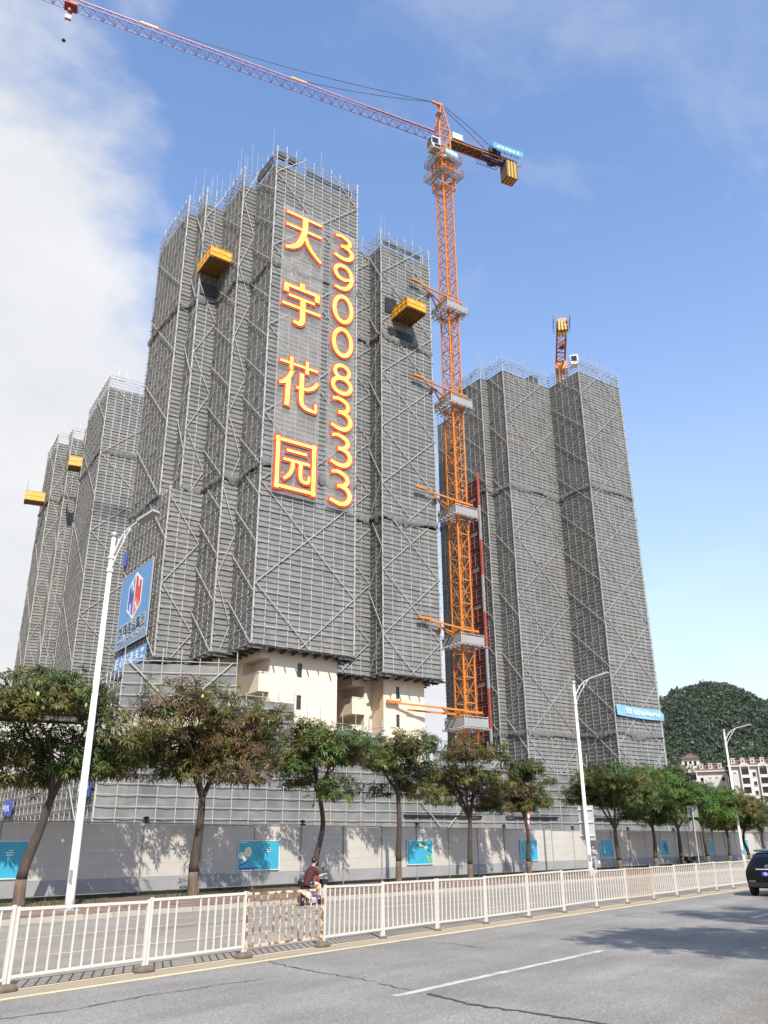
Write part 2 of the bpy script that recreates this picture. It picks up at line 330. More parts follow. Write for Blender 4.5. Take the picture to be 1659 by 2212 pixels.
def asphalt(name, base, dust, dust_y=None, speck=0.5):
    m = bpy.data.materials.new(name); m.use_nodes = True; t = m.node_tree; b = t.nodes['Principled BSDF']
    tc = t.nodes.new('ShaderNodeTexCoord')
    def nz(sc, det=5, rg=0.6, stretch=None):
        n = t.nodes.new('ShaderNodeTexNoise'); n.inputs['Scale'].default_value = sc; n.inputs['Detail'].default_value = det; n.inputs['Roughness'].default_value = rg
        src = tc.outputs['Object']
        if stretch:
            mp = t.nodes.new('ShaderNodeMapping'); mp.inputs['Scale'].default_value = stretch; t.links.new(src, mp.inputs[0]); src = mp.outputs[0]
        t.links.new(src, n.inputs['Vector']); return n.outputs[0]
    def mr(x, a, b_, c, d):
        n = t.nodes.new('ShaderNodeMapRange'); n.inputs[1].default_value = a; n.inputs[2].default_value = b_; n.inputs[3].default_value = c; n.inputs[4].default_value = d
        t.links.new(x, n.inputs[0]); return n.outputs[0]
    def mul(x, y):
        n = t.nodes.new('ShaderNodeMath'); n.operation = 'MULTIPLY'; t.links.new(x, n.inputs[0]); t.links.new(y, n.inputs[1]); return n.outputs[0]
    f = mul(mul(mr(nz(28, 3, 0.7), 0.3, 0.7, 1-speck, 1+speck), mr(nz(0.45, 6), 0.3, 0.7, 0.80, 1.16)), mr(nz(0.9, 4, 0.6, (0.05, 1, 1)), 0.3, 0.7, 0.80, 1.14))
    f = mul(f, mr(nz(9, 4, 0.7), 0.3, 0.7, 0.82, 1.18))
    sc = t.nodes.new('ShaderNodeVectorMath'); sc.operation = 'SCALE'; sc.inputs[0].default_value = base; t.links.new(f, sc.inputs['Scale']); cur = sc.outputs[0]
    sp = t.nodes.new('ShaderNodeSeparateXYZ'); t.links.new(tc.outputs['Object'], sp.inputs[0])
    if dust_y:
        # dust swept to the foot of the fence and along the near gutter, as a strip with ragged edges
        lin = t.nodes.new('ShaderNodeMath'); lin.operation = 'MULTIPLY_ADD'; t.links.new(sp.outputs[0], lin.inputs[0]); lin.inputs[1].default_value = 0.031; t.links.new(sp.outputs[1], lin.inputs[2])
        wob = t.nodes.new('ShaderNodeMath'); wob.operation = 'MULTIPLY_ADD'; t.links.new(nz(1.3, 5), wob.inputs[0]); wob.inputs[1].default_value = 0.7; t.links.new(lin.outputs[0], wob.inputs[2])
        ds = None
        for yc, wdt in dust_y:
            sb = t.nodes.new('ShaderNodeMath'); sb.operation = 'SUBTRACT'; t.links.new(wob.outputs[0], sb.inputs[0]); sb.inputs[1].default_value = yc+0.35
            ab = t.nodes.new('ShaderNodeMath'); ab.operation = 'ABSOLUTE'; t.links.new(sb.outputs[0], ab.inputs[0])
            q = mr(ab.outputs[0], wdt*0.3, wdt, 0.85 if yc > 5 else 0.6, 0.0)
            if ds is None: ds = q
            else:
                mxx = t.nodes.new('ShaderNodeMath'); mxx.operation = 'MAXIMUM'; t.links.new(ds, mxx.inputs[0]); t.links.new(q, mxx.inputs[1]); ds = mxx.outputs[0]
        mx = t.nodes.new('ShaderNodeMix'); mx.data_type = 'RGBA'; t.links.new(ds, mx.inputs[0]); t.links.new(cur, mx.inputs[6]); mx.inputs[7].default_value = (*dust, 1); cur = mx.outputs[2]
    if dust_y:   # damp brown dirt washed along the near gutter
        sb = t.nodes.new('ShaderNodeMath'); sb.operation = 'SUBTRACT'; t.links.new(wob.outputs[0], sb.inputs[0]); sb.inputs[1].default_value = 3.05
        ab = t.nodes.new('ShaderNodeMath'); ab.operation = 'ABSOLUTE'; t.links.new(sb.outputs[0], ab.inputs[0])
        q = mul(mr(ab.outputs[0], 0.5, 1.5, 1.0, 0.0), mr(nz(1.6, 7, 0.7), 0.36, 0.56, 0.15, 0.95))
        mx = t.nodes.new('ShaderNodeMix'); mx.data_type = 'RGBA'; t.links.new(q, mx.inputs[0]); t.links.new(cur, mx.inputs[6]); mx.inputs[7].default_value = (0.15, 0.112, 0.075, 1); cur = mx.outputs[2]
    t.links.new(cur, b.inputs['Base Color']); b.inputs['Roughness'].default_value = 0.85; b.inputs['Specular IOR Level'].default_value = 0.3
    bp = t.nodes.new('ShaderNodeBump'); bp.inputs['Strength'].default_value = 0.5; bp.inputs['Distance'].default_value = 0.01
    t.links.new(nz(45, 3, 0.8), bp.inputs['Height']); t.links.new(bp.outputs[0], b.inputs['Normal'])
    return m
MT['asphalt'] = asphalt('asphalt', (0.222, 0.212, 0.195), (0.34, 0.275, 0.20), [(13.35, 0.75)])
MT['asphalt_far'] = asphalt('asphalt_far', (0.25, 0.222, 0.192), (0.34, 0.28, 0.21), None, 0.25)
MT['ground'] = mat('ground', (0.16, 0.13, 0.09), 0.95, var=0.3, vscale=0.2)
# ================================================================ GROUND, ROADS
def struct(name, mb, m): return mb.build(name, m, kind='structure')
Yfen = lambda X: 13.15-0.03*(X-8.2)          # line of the median fence
Yker = lambda X: 23.6-0.075*(X-15)           # far kerb
Yhoa = lambda X: 30.6-0.075*(X-18)           # hoarding
g = MB(); g.quad((-3000, -3000, -.08), (3000, -3000, -.08), (3000, 3000, -.08), (-3000, 3000, -.08)); struct('ground', g, MT['ground'])
XA, XB = -120, 260
g = MB(); g.quad((XA, -.6, 0), (XB, -.6, 0), (XB, Yfen(XB)+.15, 0), (XA, Yfen(XA)+.15, 0)); road = struct('road', g, MT['asphalt'])
g = MB(); g.quad((XA, Yfen(XA)+.15, 0), (XB, Yfen(XB)+.15, 0), (XB, Yker(XB)+.05, 0), (XA, Yker(XA)+.05, 0)); road2 = struct('far_carriageway', g, MT['asphalt_far'])
def strip(fn, x0, x1, w, z=.004, n=1, jag=0.0):
    m = MB(); xs = [x0+(x1-x0)*i/n for i in range(n+1)]
    e = [(x, fn(x)-w/2+random.uniform(-jag, jag), fn(x)+w/2+random.uniform(-jag, jag)) for x in xs]
    for a, b in zip(e, e[1:]): m.quad((a[0], a[1], z), (b[0], b[1], z), (b[0], b[2], z), (a[0], a[2], z))
    return m
strip(lambda x: 12.52-.031*(x-8), XA, XB, .15, n=300, jag=.012).build('edge_line', MT['yellow_line'], road)
strip(lambda x: 13.22-.031*(x-8), XA, XB, .09, n=300, jag=.008).build('edge_line', MT['yellow_line'], road)
for k in range(-3, 9):
    x0 = 11.2+k*16.5
    strip(lambda x: 8.02-.05*(x-11.2), x0, x0+6.8, .15, n=30, jag=.012).build('lane_dash', MT['white_line'], road)
for k in range(-3, 9):
    x0 = 11.2+k*15
    strip(lambda x: 16.75-.075*(x-11.2), x0, x0+6.4, .14, n=20, jag=.01).build('lane_dash', MT['white_line'], road2)
strip(lambda x: 20.1-.075*(x-12.4), XA, XB, .12, n=200, jag=.01).build('edge_line', MT['white_line'], road2)
def crack(pts, w):
    m = MB(); P = []
    for a, b in zip(pts, pts[1:]):
        n = max(2, int(math.dist(a, b)/.12))
        for i in range(n): t = i/n; P.append((a[0]+(b[0]-a[0])*t+random.gauss(0, .022), a[1]+(b[1]-a[1])*t+random.gauss(0, .022)))
    E = []
    for i, p in enumerate(P):
        q = P[min(i+1, len(P)-1)]; o = P[max(i-1, 0)]; d = Vector((q[0]-o[0], q[1]-o[1])).normalized(); ww = w*random.uniform(.45, 1.25)/2
        E.append(((p[0]-d.y*ww, p[1]+d.x*ww, .0085), (p[0]+d.y*ww, p[1]-d.x*ww, .0085)))
    for a, b in zip(E, E[1:]): m.quad(a[0], a[1], b[1], b[0])
    m.build('sealed_crack', MT['tar'], road)
crack([(11.62, 7.75), (11.2, 6.7), (11.15, 5.9), (10.95, 4.6), (10.7, 2.5)], .085)
crack([(12.0, 8.9), (11.7, 7.95)], .03)
crack([(13.0, 12.3), (12.7, 11.5), (12.5, 10.8), (12.1, 9.0)], .035)
crack([(21.9, 9.5), (21.7, 8.6), (21.3, 7.6)], .05); crack([(19.0, 7.4), (19.1, 6.8), (18.6, 6.0)], .035)
crack([(5.5, 11.2), (7.0, 11.15), (8.0, 11.0), (9.1, 11.05), (11.5, 10.75)], .03)
crack([(17.2, 12.2), (17.4, 10.9), (17.0, 9.8)], .03); crack([(26.5, 10.9), (26.2, 9.2)], .04)
# near and far pavements with kerb stones
g = MB(); g.prism([(XA, -9), (XB, -9), (XB, -.75), (XA, -.75)], -.08, .14); struct('near_pavement', g, MT['kerb'])
g = MB(); g.prism([(XA, Yker(XA)+.2), (XB, Yker(XB)+.2), (XB, Yhoa(XB)+2), (XA, Yhoa(XA)+2)], -.08, .146); pav = struct('pavement', g, MT['soil'])
kb = thing('kerb', 'x', 'y'); del kb['label'], kb['category']; kb['kind'] = 'structure'
ks = MB(); ks.hexa([(0, 0, -.05), (.985, 0, -.05), (.985, .17, -.05), (0, .17, -.05), (0.01, .035, .15), (.975, .035, .15), (.985, .17, .15), (0, .17, .15)])
kme = ks.mesh('kerb_stone', MT['kerb']); ka = math.atan(-.075)
for i in range(150):
    x = -12+i*.9972; put('kerb_stone', kme, kb, (x, Yker(x)+.03+random.uniform(-.008, .008), random.uniform(-.006, .006)), (0, 0, ka))
# red pavers laid in the walkway: real pieces with open joints
V = []; F = []
for i in range(300):
    x = 4+i*.305
    for j in range(13):
        y = Yker(x)+.24+j*.305
        if random.random() < .03: continue
        z = .152+random.uniform(0, .008); s = .292; b = len(V)
        V += [(x, y, z), (x+s, y-.022, z), (x+s, y+s-.022, z), (x, y+s, z)]; F.append((b, b+1, b+2, b+3))
put('paver', np_mesh('paver', V, F, MT['paver']), pav, kind='stuff')
V = []; F = []   # weeds and grass tufts along the tree strip
for i in range(5200):
    x = random.uniform(8, 100); y = Yhoa(x)-random.choice([random.gauss(2.2, .6), random.uniform(.2, 3.0)]); h = random.uniform(.05, .2); a = random.uniform(0, 6.28); r = .02
    if math.sin(x*.9+3*math.sin(x*.23)) < -.2: continue
    b = len(V); dx, dy = math.cos(a)*r, math.sin(a)*r
    V += [(x-dx, y-dy, .146), (x+dx, y+dy, .146), (x+random.gauss(0, .05), y+random.gauss(0, .05), .146+h)]; F.append((b, b+1, b+2))
gr = put('grass', np_mesh('grass', V, F, MT['leaf'], col=[(.07, .10, .03, 1)]*len(V)), kind='stuff'); gr['label'] = 'weedy green grass along the foot of the hoarding'; gr['category'] = 'grass'

# ================================================================ HOARDING
ha = math.atan(-.075); PW = 3.05/math.cos(ha)
hd = thing('hoarding', 'long grey site hoarding with dark bottom band behind the street trees', 'hoarding', (18, 30.6, .15), ha)
pm = MB()
for c in range(4): pm.box((PW/2, .03+random.uniform(-.003, .003), .70+.5065*(c+.5)), (PW-.07, .05, .500))
pme = pm.mesh('panel', MT['hoard'])
bme = MB().box((PW/2, .018, .43), (PW-.07, .06, .53)).mesh('band', MT['hoard_band'])
ome = MB().box((0, .02, 1.36), (.06, .09, 2.76)).mesh('post', MT['hoard_post'])
cme = MB().box((PW/2, .02, 2.755), (PW-.02, .11, .05)).mesh('cap_rail', MT['hoard_post'])
lm = MB(); lm.box((0, 0, .03), (.22, .22, .06)); lm.lathe([(.05, .06), (.05, .12), (.12, .12), (.13, .2), (.07, .24)], 8); lme = lm.mesh('lantern', MT['black'])
for i in range(-3, 38):
    s = (21.07-18)/math.cos(ha)+i*PW
    if not -7 < s-0 < 110: continue
    rz = (0, 0, random.gauss(0, .004)); dy = random.gauss(0, .012)
    put('panel', pme, hd, (s, dy, 0), rz); put('band', bme, hd, (s, dy, 0), rz); put('post', ome, hd, (s, 0, random.uniform(-.02, .05)))
    put('cap_rail', cme, hd, (s, dy, random.uniform(-.015, .015)), (0, random.gauss(0, .004), 0))
    if i % 3 == 1: put('lantern', lme, hd, (s+.1, .03, 2.79))
shade_mb = MB().box((50, .06, .06), (126, .1, .14)); shade_mb.build('shadow_strip', MT['black'], hd)  # black strip painting the shadow gap under the hoarding panels
# posters: (start X, width, what is printed)
def poster(X0, w, label, kind):
    s = (X0-18)/math.cos(ha); t = thing('poster', label, 'poster', (X0, Yhoa(X0), .15), ha, 'blue posters on the hoarding')
    y = -.03; z0, z1 = .80, 2.07
    MB().box((w/2, y, (z0+z1)/2), (w, .02, z1-z0)).build('sheet', MT['poster'], t)
    f = MB()
    for a, b in (((0, z0), (w, z0)), ((w, z0), (w, z1)), ((w, z1), (0, z1)), ((0, z1), (0, z0))): f.beam((a[0], y-.012, a[1]), (b[0], y-.012, b[1]), .035)
    f.build('frame', MT['poster_frame'], t)
    P = lambda a, b, k=0: (a*w, y-.013-.002*k, z0+b*(z1-z0))
    def blob(cx, cy, rx, ry, m, k, nm, n=14, jit=.12):
        q = MB(); q.ngon([P(cx+rx*math.cos(6.283*i/n)*(1+random.uniform(-jit, jit)), cy+ry*math.sin(6.283*i/n)*(1+random.uniform(-jit, jit)), k) for i in range(n)]); q.build(nm, m, t)
    def leaf(ax, ay, bx, by, wd_, m, k):
        dx, dy = bx-ax, by-ay; nx, ny = -dy, dx; l = math.hypot(nx, ny); nx, ny = nx/l*wd_, ny/l*wd_
        MB().ngon([P(ax, ay, k), P(ax+dx*.4+nx, ay+dy*.4+ny, k), P(bx, by, k), P(ax+dx*.4-nx, ay+dy*.4-ny, k)]).build('printed_leaf', m, t)
    W, G, LG, CR, NV = MT['print_white'], MT['print_green'], MT['print_lime'], MT['print_cream'], MT['print_navy']
    if kind == 'flowers':
        blob(.24, .62, .085, .18, CR, 0, 'printed_flower', 12); blob(.24, .62, .012, .02, G, 1, 'flower_centre', 6)
        blob(.09, .50, .075, .13, CR, 2, 'printed_flower', 12); blob(.07, .52, .012, .02, G, 3, 'flower_centre', 6)
        blob(.17, .38, .05, .08, CR, 4, 'printed_flower', 10)
        leaf(.02, .15, .3, .33, .03, NV, 5); leaf(.01, .06, .42, .05, .06, NV, 6); leaf(.02, .02, .55, .10, .04, NV, 7)
    if kind == 'lily':
        blob(.55, .80, .2, .13, G, 0, 'printed_flower', 16, .25); leaf(.40, .86, .72, .70, .02, CR, 1); leaf(.5, .92, .52, .68, .015, CR, 2)
        leaf(.72, .72, .98, .45, .06, G, 3); leaf(.95, .02, .72, .42, .07, LG, 4); leaf(.99, .05, .9, .5, .06, LG, 5); leaf(.6, .95, .95, .7, .05, G, 6)
    if kind == 'leaves':
        for i, (a, b) in enumerate(((.18, .98), (.28, .99), (.38, .95), (.22, .72), (.42, .78))): leaf(.3, .55, a, b, .04, LG, i)
        blob(.33, .3, .05, .09, G, 6, 'printed_flower'); blob(.42, .25, .04, .07, LG, 7, 'printed_flower')
    if kind == 'twig':
        for i, (a, b) in enumerate(((.08, .45), (.14, .4), (.12, .3), (.2, .2), (.85, .3), (.9, .22))): blob(a, b, .02, .05, G, i, 'printed_leaf', 7, .4)
        blob(.1, .06, .08, .05, LG, 7, 'printed_leaf')
    if kind == 'dark':
        blob(.62, .55, .2, .25, NV, 0, 'printed_flower', 16, .3); blob(.72, .3, .12, .14, G, 1, 'printed_flower', 12, .3)
    if kind in ('plain', 'flowers', 'lily', 'leaves'):    # faint white lines of print
        for i, (a, b, c) in enumerate(((.68, .62, .1), (.66, .68, .12), (.70, .74, .07), (.05, .93, .14))):
            MB().ngon([P(a, b, 8), P(a+c, b, 8), P(a+c, b+.022, 8), P(a, b+.022, 8)]).build('printed_line', W, t)
poster(16.7, 2.45, 'blue poster with faint white print at the far left of the hoarding', 'plain')
poster(29.25, 2.55, 'blue poster with cream flowers on its left, left of the scooter rider', 'flowers')
poster(41.5, 2.35, 'blue poster with a dark green lily at its top', 'lily')
poster(53.4, 2.2, 'blue poster with pale green leaves hanging from its top', 'leaves')
poster(64.8, 2.1, 'bright blue poster just right of the walking person', 'twig')
poster(75.6, 1.9, 'blue poster with a dark blot, behind the thin sign pole', 'dark')
poster(85.8, 1.9, 'small blue poster partly hidden by a far tree trunk', 'twig')
poster(96.1, 1.8, 'farthest blue poster, next to the farthest lamp post', 'plain')

# ================================================================ SCAFFOLDS
AXU = rad(-19)
def net_sheet(P, L, nb, z0, z1, lift, amp=.05):
    """bulging cloth between the poles; returns mesh with a tone for each panel"""
    nc = nb*2; nr = max(2, int(round((z1-z0)/(lift/3)))); V = []; F = []; T = []
    zs = np.linspace(z0, z1, nr+1)
    for r in range(nr+1):
        for c in range(nc+1):
            o = -.05-(amp*random.random() if c % 2 else .3*amp*random.random())
            V.append(P(L*c/nc, zs[r]+(random.uniform(-.06, .06) if r in (0, nr) else 0), o))
    tones = {}
    for r in range(nr):
        for c in range(nc):
            a = r*(nc+1)+c; F.append((a, a+1, a+nc+2, a+nc+1)); k = (r//6, c//3)
            if k not in tones: tones[k] = min(1, max(0, random.gauss(.5, .2)))
            T.append(min(1, max(0, tones[k]+random.gauss(0, .04))))
    return V, F, T
def scaffold(root, chain, z0, z1, bay=1.18, lift=1.58, net=(None, None), skirts=(), braces=True, toe=True, base=False, netmat='net',
             pole='steel_pole', rail='rail_steel', pw=.07, rails=3, over=.8, topless=0.0, amp=.008, cornerposts=True, edges=None, stubs=True, skip_net=()):
    nz0, nz1 = net[0] if net[0] is not None else z0, net[1] if net[1] is not None else z1
    for ei, (a, b) in enumerate(zip(chain, chain[1:])):
        a = Vector(a); b = Vector(b); d = b-a; Ln = d.length; d.normalize(); n = Vector((d.y, -d.x)); ez = .005*ei
        P = lambda t, z, o=0.0, a=a, d=d, n=n: (a.x+d.x*t+n.x*o, a.y+d.y*t+n.y*o, z)
        nb = max(1, round(Ln/bay)); s = Ln/nb; g = MB(); gr_ = MB()
        for i in range(nb+(1 if ei == len(chain)-2 else 0)):
            g.beam(P(i*s, z0-.25), P(i*s, z1+random.uniform(.1, over)), pw)
        nl = int((z1-z0)/lift+.01)
        for k in range(nl+1):
            z = z0+k*lift
            for j in range(rails):
                zr = z+j*lift/rails+ez
                if zr > z1+.01: continue
                e0, e1 = random.uniform(.05, .3), random.uniform(.05, .3)
                gr_.beam(P(-e0, zr+random.gauss(0, .012), .055), P(Ln+e1, zr+random.gauss(0, .012), .055), pw*.74)
            if stubs:
                for i in range(nb+1): gr_.beam(P(i*s+.05, z-.06+ez, -.3), P(i*s+.05, z-.06+ez, random.uniform(.12, .34)), pw*.8)
        g.build('standard_pole', MT[pole], root, kind='stuff'); gr_.build('ledger_rail', MT[rail], root, kind='stuff')
        if nz1 > nz0 and ei not in skip_net:
            Vv, Ff, T = net_sheet(P, Ln, nb, nz0, nz1, lift, amp)
            me = np_mesh('safety_net', Vv, Ff, MT[netmat], smooth=True)
            me.attributes.new('tone', 'FLOAT', 'FACE').data.foreach_set('value', np.asarray(T, np.float32)); put('safety_net', me, root)
        if toe:
            g = MB()
            for k in range(1, nl+1):
                z = z0+k*lift
                for i in range(nb):
                    if random.random() < (.15 if k % 2 else .45): continue
                    j1, j2 = random.gauss(0, .03), random.gauss(0, .03); h = random.uniform(.07, .12)
                    p0, p1 = P(i*s+.02, z+j1, -.035), P((i+1)*s-.02, z+j2, -.035); q0, q1 = P(i*s+.02, z+j1, -.015), P((i+1)*s-.02, z+j2, -.015)
                    U = lambda p: (p[0], p[1], p[2]+h)
                    g.hexa([p0, p1, q1, q0, U(p0), U(p1), U(q1), U(q0)])
            g.build('toe_board', MT['toe_board'], root, kind='stuff')
        if braces and Ln > 1.5:
            rise = max(Ln*.95, 4.6); fam = (0, 1) if Ln > 4.2 else (0,)
            for f in fam:
                z = z0-(rise*.45 if ei % 2 else 0); side = f
                while z < z1-.5:
                    za, zb = max(z, z0), min(z+rise, z1)
                    ta, tb = (za-z)/rise, (zb-z)/rise
                    if zb-za > .8:
                        xa, xb = (ta, tb) if side == 0 else (1-ta, 1-tb)
                        MB().beam(P(Ln*xa, za, .115+.03*f), P(Ln*xb, zb, .115+.03*f), .068).build('brace', MT['white_pole'], root)
                    z += rise; side = 1-side
        if cornerposts and ei > 0:
            pa = Vector(chain[ei-1]); d0 = (a-pa).normalized()
            if d0.x*d.y-d0.y*d.x > .1:      # convex as seen from outside
                MB().beam((a.x+(n.x-d.x)*.05, a.y+(n.y-d.y)*.05, z0), (a.x+(n.x-d.x)*.05, a.y+(n.y-d.y)*.05, z1+.3), .13).build('corner_post', MT['white_pole'], root)
        for zs in skirts:
            nc = max(4, int(Ln/.28)); V = []; F = []; prof = [(.5, .07), (.3, .13), (.02, .25), (-.28, .22), (-.5, .10)]
            sag = random.uniform(-.25, .15); tilt = random.uniform(-.35, .35); ph = random.uniform(0, 6); hang = [random.uniform(.5, 1.5) for _ in range(nc+1)]
            for c in range(nc+1):
                t = c/nc; fold = .5+.5*math.sin(c*2.2+ph); hg = hang[c]*(.7+.5*math.sin(t*7+ph))
                for r, (dz, o) in enumerate(prof):
                    V.append(P(-.08+(Ln+.16)*t, zs+(dz if dz > 0 else dz*hg)*random.uniform(.85, 1.15)+sag*math.sin(3.14*t)+tilt*(t-.5), o*(.35+.9*fold)*random.uniform(.7, 1.2)))
            m = len(prof)
            for c in range(nc):
                for r in range(m-1): A = c*m+r; F.append((A, A+1, A+m+1, A+m))
            put('skirt_net', np_mesh('skirt_net', V, F, MT['tarp']), root)
        if base:
            for i in range(nb+1):
                g = MB(); o1 = random.uniform(.2, .85); zb = z0-.34+ez
                for dz, w, h in ((.09, .12, .03), (-.09, .12, .03), (0, .03, .16)): g.beam(P(i*s, zb+dz, -1.6), P(i*s, zb+dz, o1), w, h)
                g.build('base_beam', MT['girder'], root)
            MB().hexa([P(-.1, z0-.2+ez, -1.15), P(Ln+.1, z0-.2+ez, -1.15), P(Ln+.1, z0-.2+ez, .12), P(-.1, z0-.2+ez, .12),
                       P(-.1, z0-.15+ez, -1.15), P(Ln+.1, z0-.15+ez, -1.15), P(Ln+.1, z0-.15+ez, .12), P(-.1, z0-.15+ez, .12)]).build('deck', MT['timber_dark'], root)
def rods(root, chain, z, n, hmin, hmax):
    g = MB()
    for _ in range(n):
        i = random.randrange(len(chain)-1); a, b = Vector(chain[i]), Vector(chain[i+1]); t = random.random(); p = a+(b-a)*t; q = p+Vector((random.uniform(.1, .8), random.uniform(.1, .8)))
        g.beam((q.x, q.y, z-1), (q.x+random.gauss(0, .06), q.y+random.gauss(0, .06), z+random.uniform(hmin, hmax)), .026)
    g.build('upright_rod', MT['white_pole'], root, kind='stuff')

# ---- main tower: scaffold in two cantilevered stages
OM = (51.26, 51.84, 0)
C_UP = [(-5.1, 22.3), (-5.1, 13.0), (-3.9, 13.0), (-3.9, 10.4), (-1.65, 10.4), (-1.6, 5.0), (0, 5.0), (0, 0), (10.6, 0), (10.6, 7.36), (17.4, 7.36), (17.4, 4.8), (25.0, 4.8), (25.0, 21)]
C_LO = [(-5.1, 22.3), (-5.1, 9.9), (-1.7, 9.9), (-1.6, 5.0), (0, 5.0), (0, 0), (10.6, 0), (10.6, 7.36), (17.4, 7.36), (17.4, 4.8), (25.0, 4.8), (25.0, 21)]
mt = thing('scaffold_tower', 'tallest grey netted scaffold tower, carrying the yellow characters and phone number', 'scaffold', OM, AXU, 'netted scaffold towers')
scaffold(mt, C_LO, 18.5, 35.6, base=True, net=(18.5, 35.6), over=.3)
scaffold(mt, C_UP, 35.9, 75.0, net=(35.9, 73.0), skirts=(36.0, 59.6), over=1.0)
rods(mt, C_UP, 75, 30, 2.0, 5.5)
# dark sheets painting the shade of net openings under the two loading platforms
for (u0, u1, v0, z0, z1) in ((18.3, 22.0, 4.66, 59.9, 60.9), (17.9, 19.6, 4.66, 63.0, 65.2)):
    MB().box(((u0+u1)/2, v0, (z0+z1)/2), (u1-u0, .05, z1-z0)).build('opening_shade', MT['black'], mt)
MB().box((-2.8, 10.28, 60.9), (2.0, .04, 1.6)).build('opening_shade', MT['formwork'], mt)

# ---- the building inside it
W = [(-3.9, 22.3), (-3.9, 14.2), (-2.7, 14.2), (-2.7, 11.6), (-.4, 11.6), (-.4, 6.2), (1.47, 6.2), (1.47, 4.6), (2.52, 4.6), (2.52, 1.35), (9.45, 1.35), (9.45, 12.5), (17.5, 12.5), (17.5, 8.5), (18.56, 8.5), (18.56, 6.45), (23.65, 6.45), (23.65, 22.3)]
ab = thing('apartment_building', 'cream tiled apartment block showing below the main scaffold, with narrow windows', 'building', OM, AXU)
MB().prism(W[::1], 0, 72.4).build('wall', MT['beige_tile'], ab)
MB().prism([(-.3, 6.3), (8.8, 2.0), (9.2, 12.8), (23.3, 12.8), (23.3, 22), (-2.5, 22)], 72.4, 74.2).build('parapet_formwork', MT['formwork'], ab)
for (u0, u1, v) in ((4.2, 10.2, .75), (18.3, 24.3, 5.5)): MB().box(((u0+u1)/2, v, 74.35), (u1-u0, .12, .75)).build('formwork_panel', MT['formwork'], ab)
for (u, v) in ((.9, .7), (2.3, .7)): MB().box((u, v, 74.9), (.9, .6, .6)).build('formwork_panel', MT['formwork'], ab)
MB().box((-.0, 3, 74.2), (.15, 3.6, 1.1)).build('formwork_panel', MT['formwork'], ab)
def skin_wall(u0, u1, v, wu0, wu1, ztop):
    """outer tiled skin with real window holes"""
    g = MB(); e = .15
    bands = []; z = 16.2
    while z > 0: bands.append((z, z+1.3)); z -= 2.9
    g.span((u0, v-e, 0), (wu0, v, ztop)); g.span((wu1, v-e, 0), (u1, v, ztop)); prev = ztop
    for (a, b) in bands:
        if b < prev: g.span((wu0, v-e, b), (wu1, v, prev))
        prev = a
    g.span((wu0, v-e, 0), (wu1, v, prev)); g.build('tiled_skin', MT['beige_tile'], ab)
    for (a, b) in bands:
        w = MB(); w.box(((wu0+wu1)/2, v-.02, (a+b)/2), (wu1-wu0, .03, b-a)); w = w.build('window', MT['dark_glass'], ab)
        f = MB()
        for x in (wu0+.02, wu1-.02, (wu0+wu1)/2): f.beam((x, v-.05, a), (x, v-.05, b), .035)
        f.beam((wu0, v-.052, b-.4), (wu1, v-.052, b-.4), .035); f.build('frame', MT['window_frame'], w)
skin_wall(2.52, 9.6, 1.35, 5.33, 5.83, 19.5); skin_wall(18.56, 23.8, 6.45, 20.05, 20.5, 19.5)
MB().span((18.42, 6.3, 0), (18.555, 8.5, 19.5)).build('tiled_skin', MT['beige_shaded'], ab)
def balcony(u0, u1, v0, v1):
    z = 14.62
    while z > 0:
        g = MB(); e = .14
        g.span((u0, v0, z), (u1, v0+e, z+1.66)); g.span((u0, v0+e, z), (u0+e, v1, z+1.66)); g.span((u0+e, v0+e, z), (u1, v1, z+.25))
        bl = g.build('balcony', MT['beige_tile'], ab)
        c = MB(); c.span((u0-.05, v0-.05, z+1.66), (u1+.02, v0+e+.03, z+1.74)); c.span((u0-.05, v0+e+.03, z+1.66), (u0+e+.03, v1, z+1.74)); c.build('coping', MT['white_metal'], bl)
        z -= 2.9
    g = MB(); g.span((u0, v0, 17.6), (u1, v1, 19.3)); g.build('lintel', MT['beige_tile'], ab)
balcony(1.47, 2.515, 1.2, 4.6); balcony(15.92, 17.495, 8.4, 12.5)
MB().span((12.3, 12.3, 0), (15.9, 12.48, 18.5)).build('recess_wall', MT['beige_shaded'], ab)
for k in range(6): MB().box((-.46, 7.6, 16.7-2.9*k), (.06, .6, 1.5)).build('window', MT['dark_glass'], ab)

# ---- right tower
OR = (105.1, 52.8, 0)
C_R = [(3.2, 21), (3.2, 12), (-.3, 12), (-.3, 9.6), (-1.3, 9.6), (-1.3, 3.9), (0, 3.9), (0, 0), (10.4, 0), (10.4, -6.6), (20, -6.6), (20, -.75), (27.9, -.75), (27.9, 14)]
rt = thing('scaffold_tower', 'grey netted scaffold tower right of the crane with a light blue banner', 'scaffold', OR, AXU, 'netted scaffold towers')
scaffold(rt, C_R, 0, 75.0, net=(.3, 72.9), skirts=(16.0, 52.8), over=1.3, bay=1.2, pw=.075)
rods(rt, C_R, 75, 20, 2, 5)
MB().prism([(4, 20), (4, 10), (1.5, 10), (1.5, 1.4), (11.8, 1.4), (11.8, -5.2), (18.6, -5.2), (18.6, .8), (26.5, .8), (26.5, 20)], 0, 72.6).build('inner_wall', MT['concrete'], rt)
MB().box((8.5, 1.9, 74.3), (1.6, 1.2, 1.6)).build('formwork_panel', MT['formwork'], rt)
MB().box((24.6, -.95, 50.5), (.9, .2, 1.3)).build('yellow_gate', MT['yellow_paint'], rt)
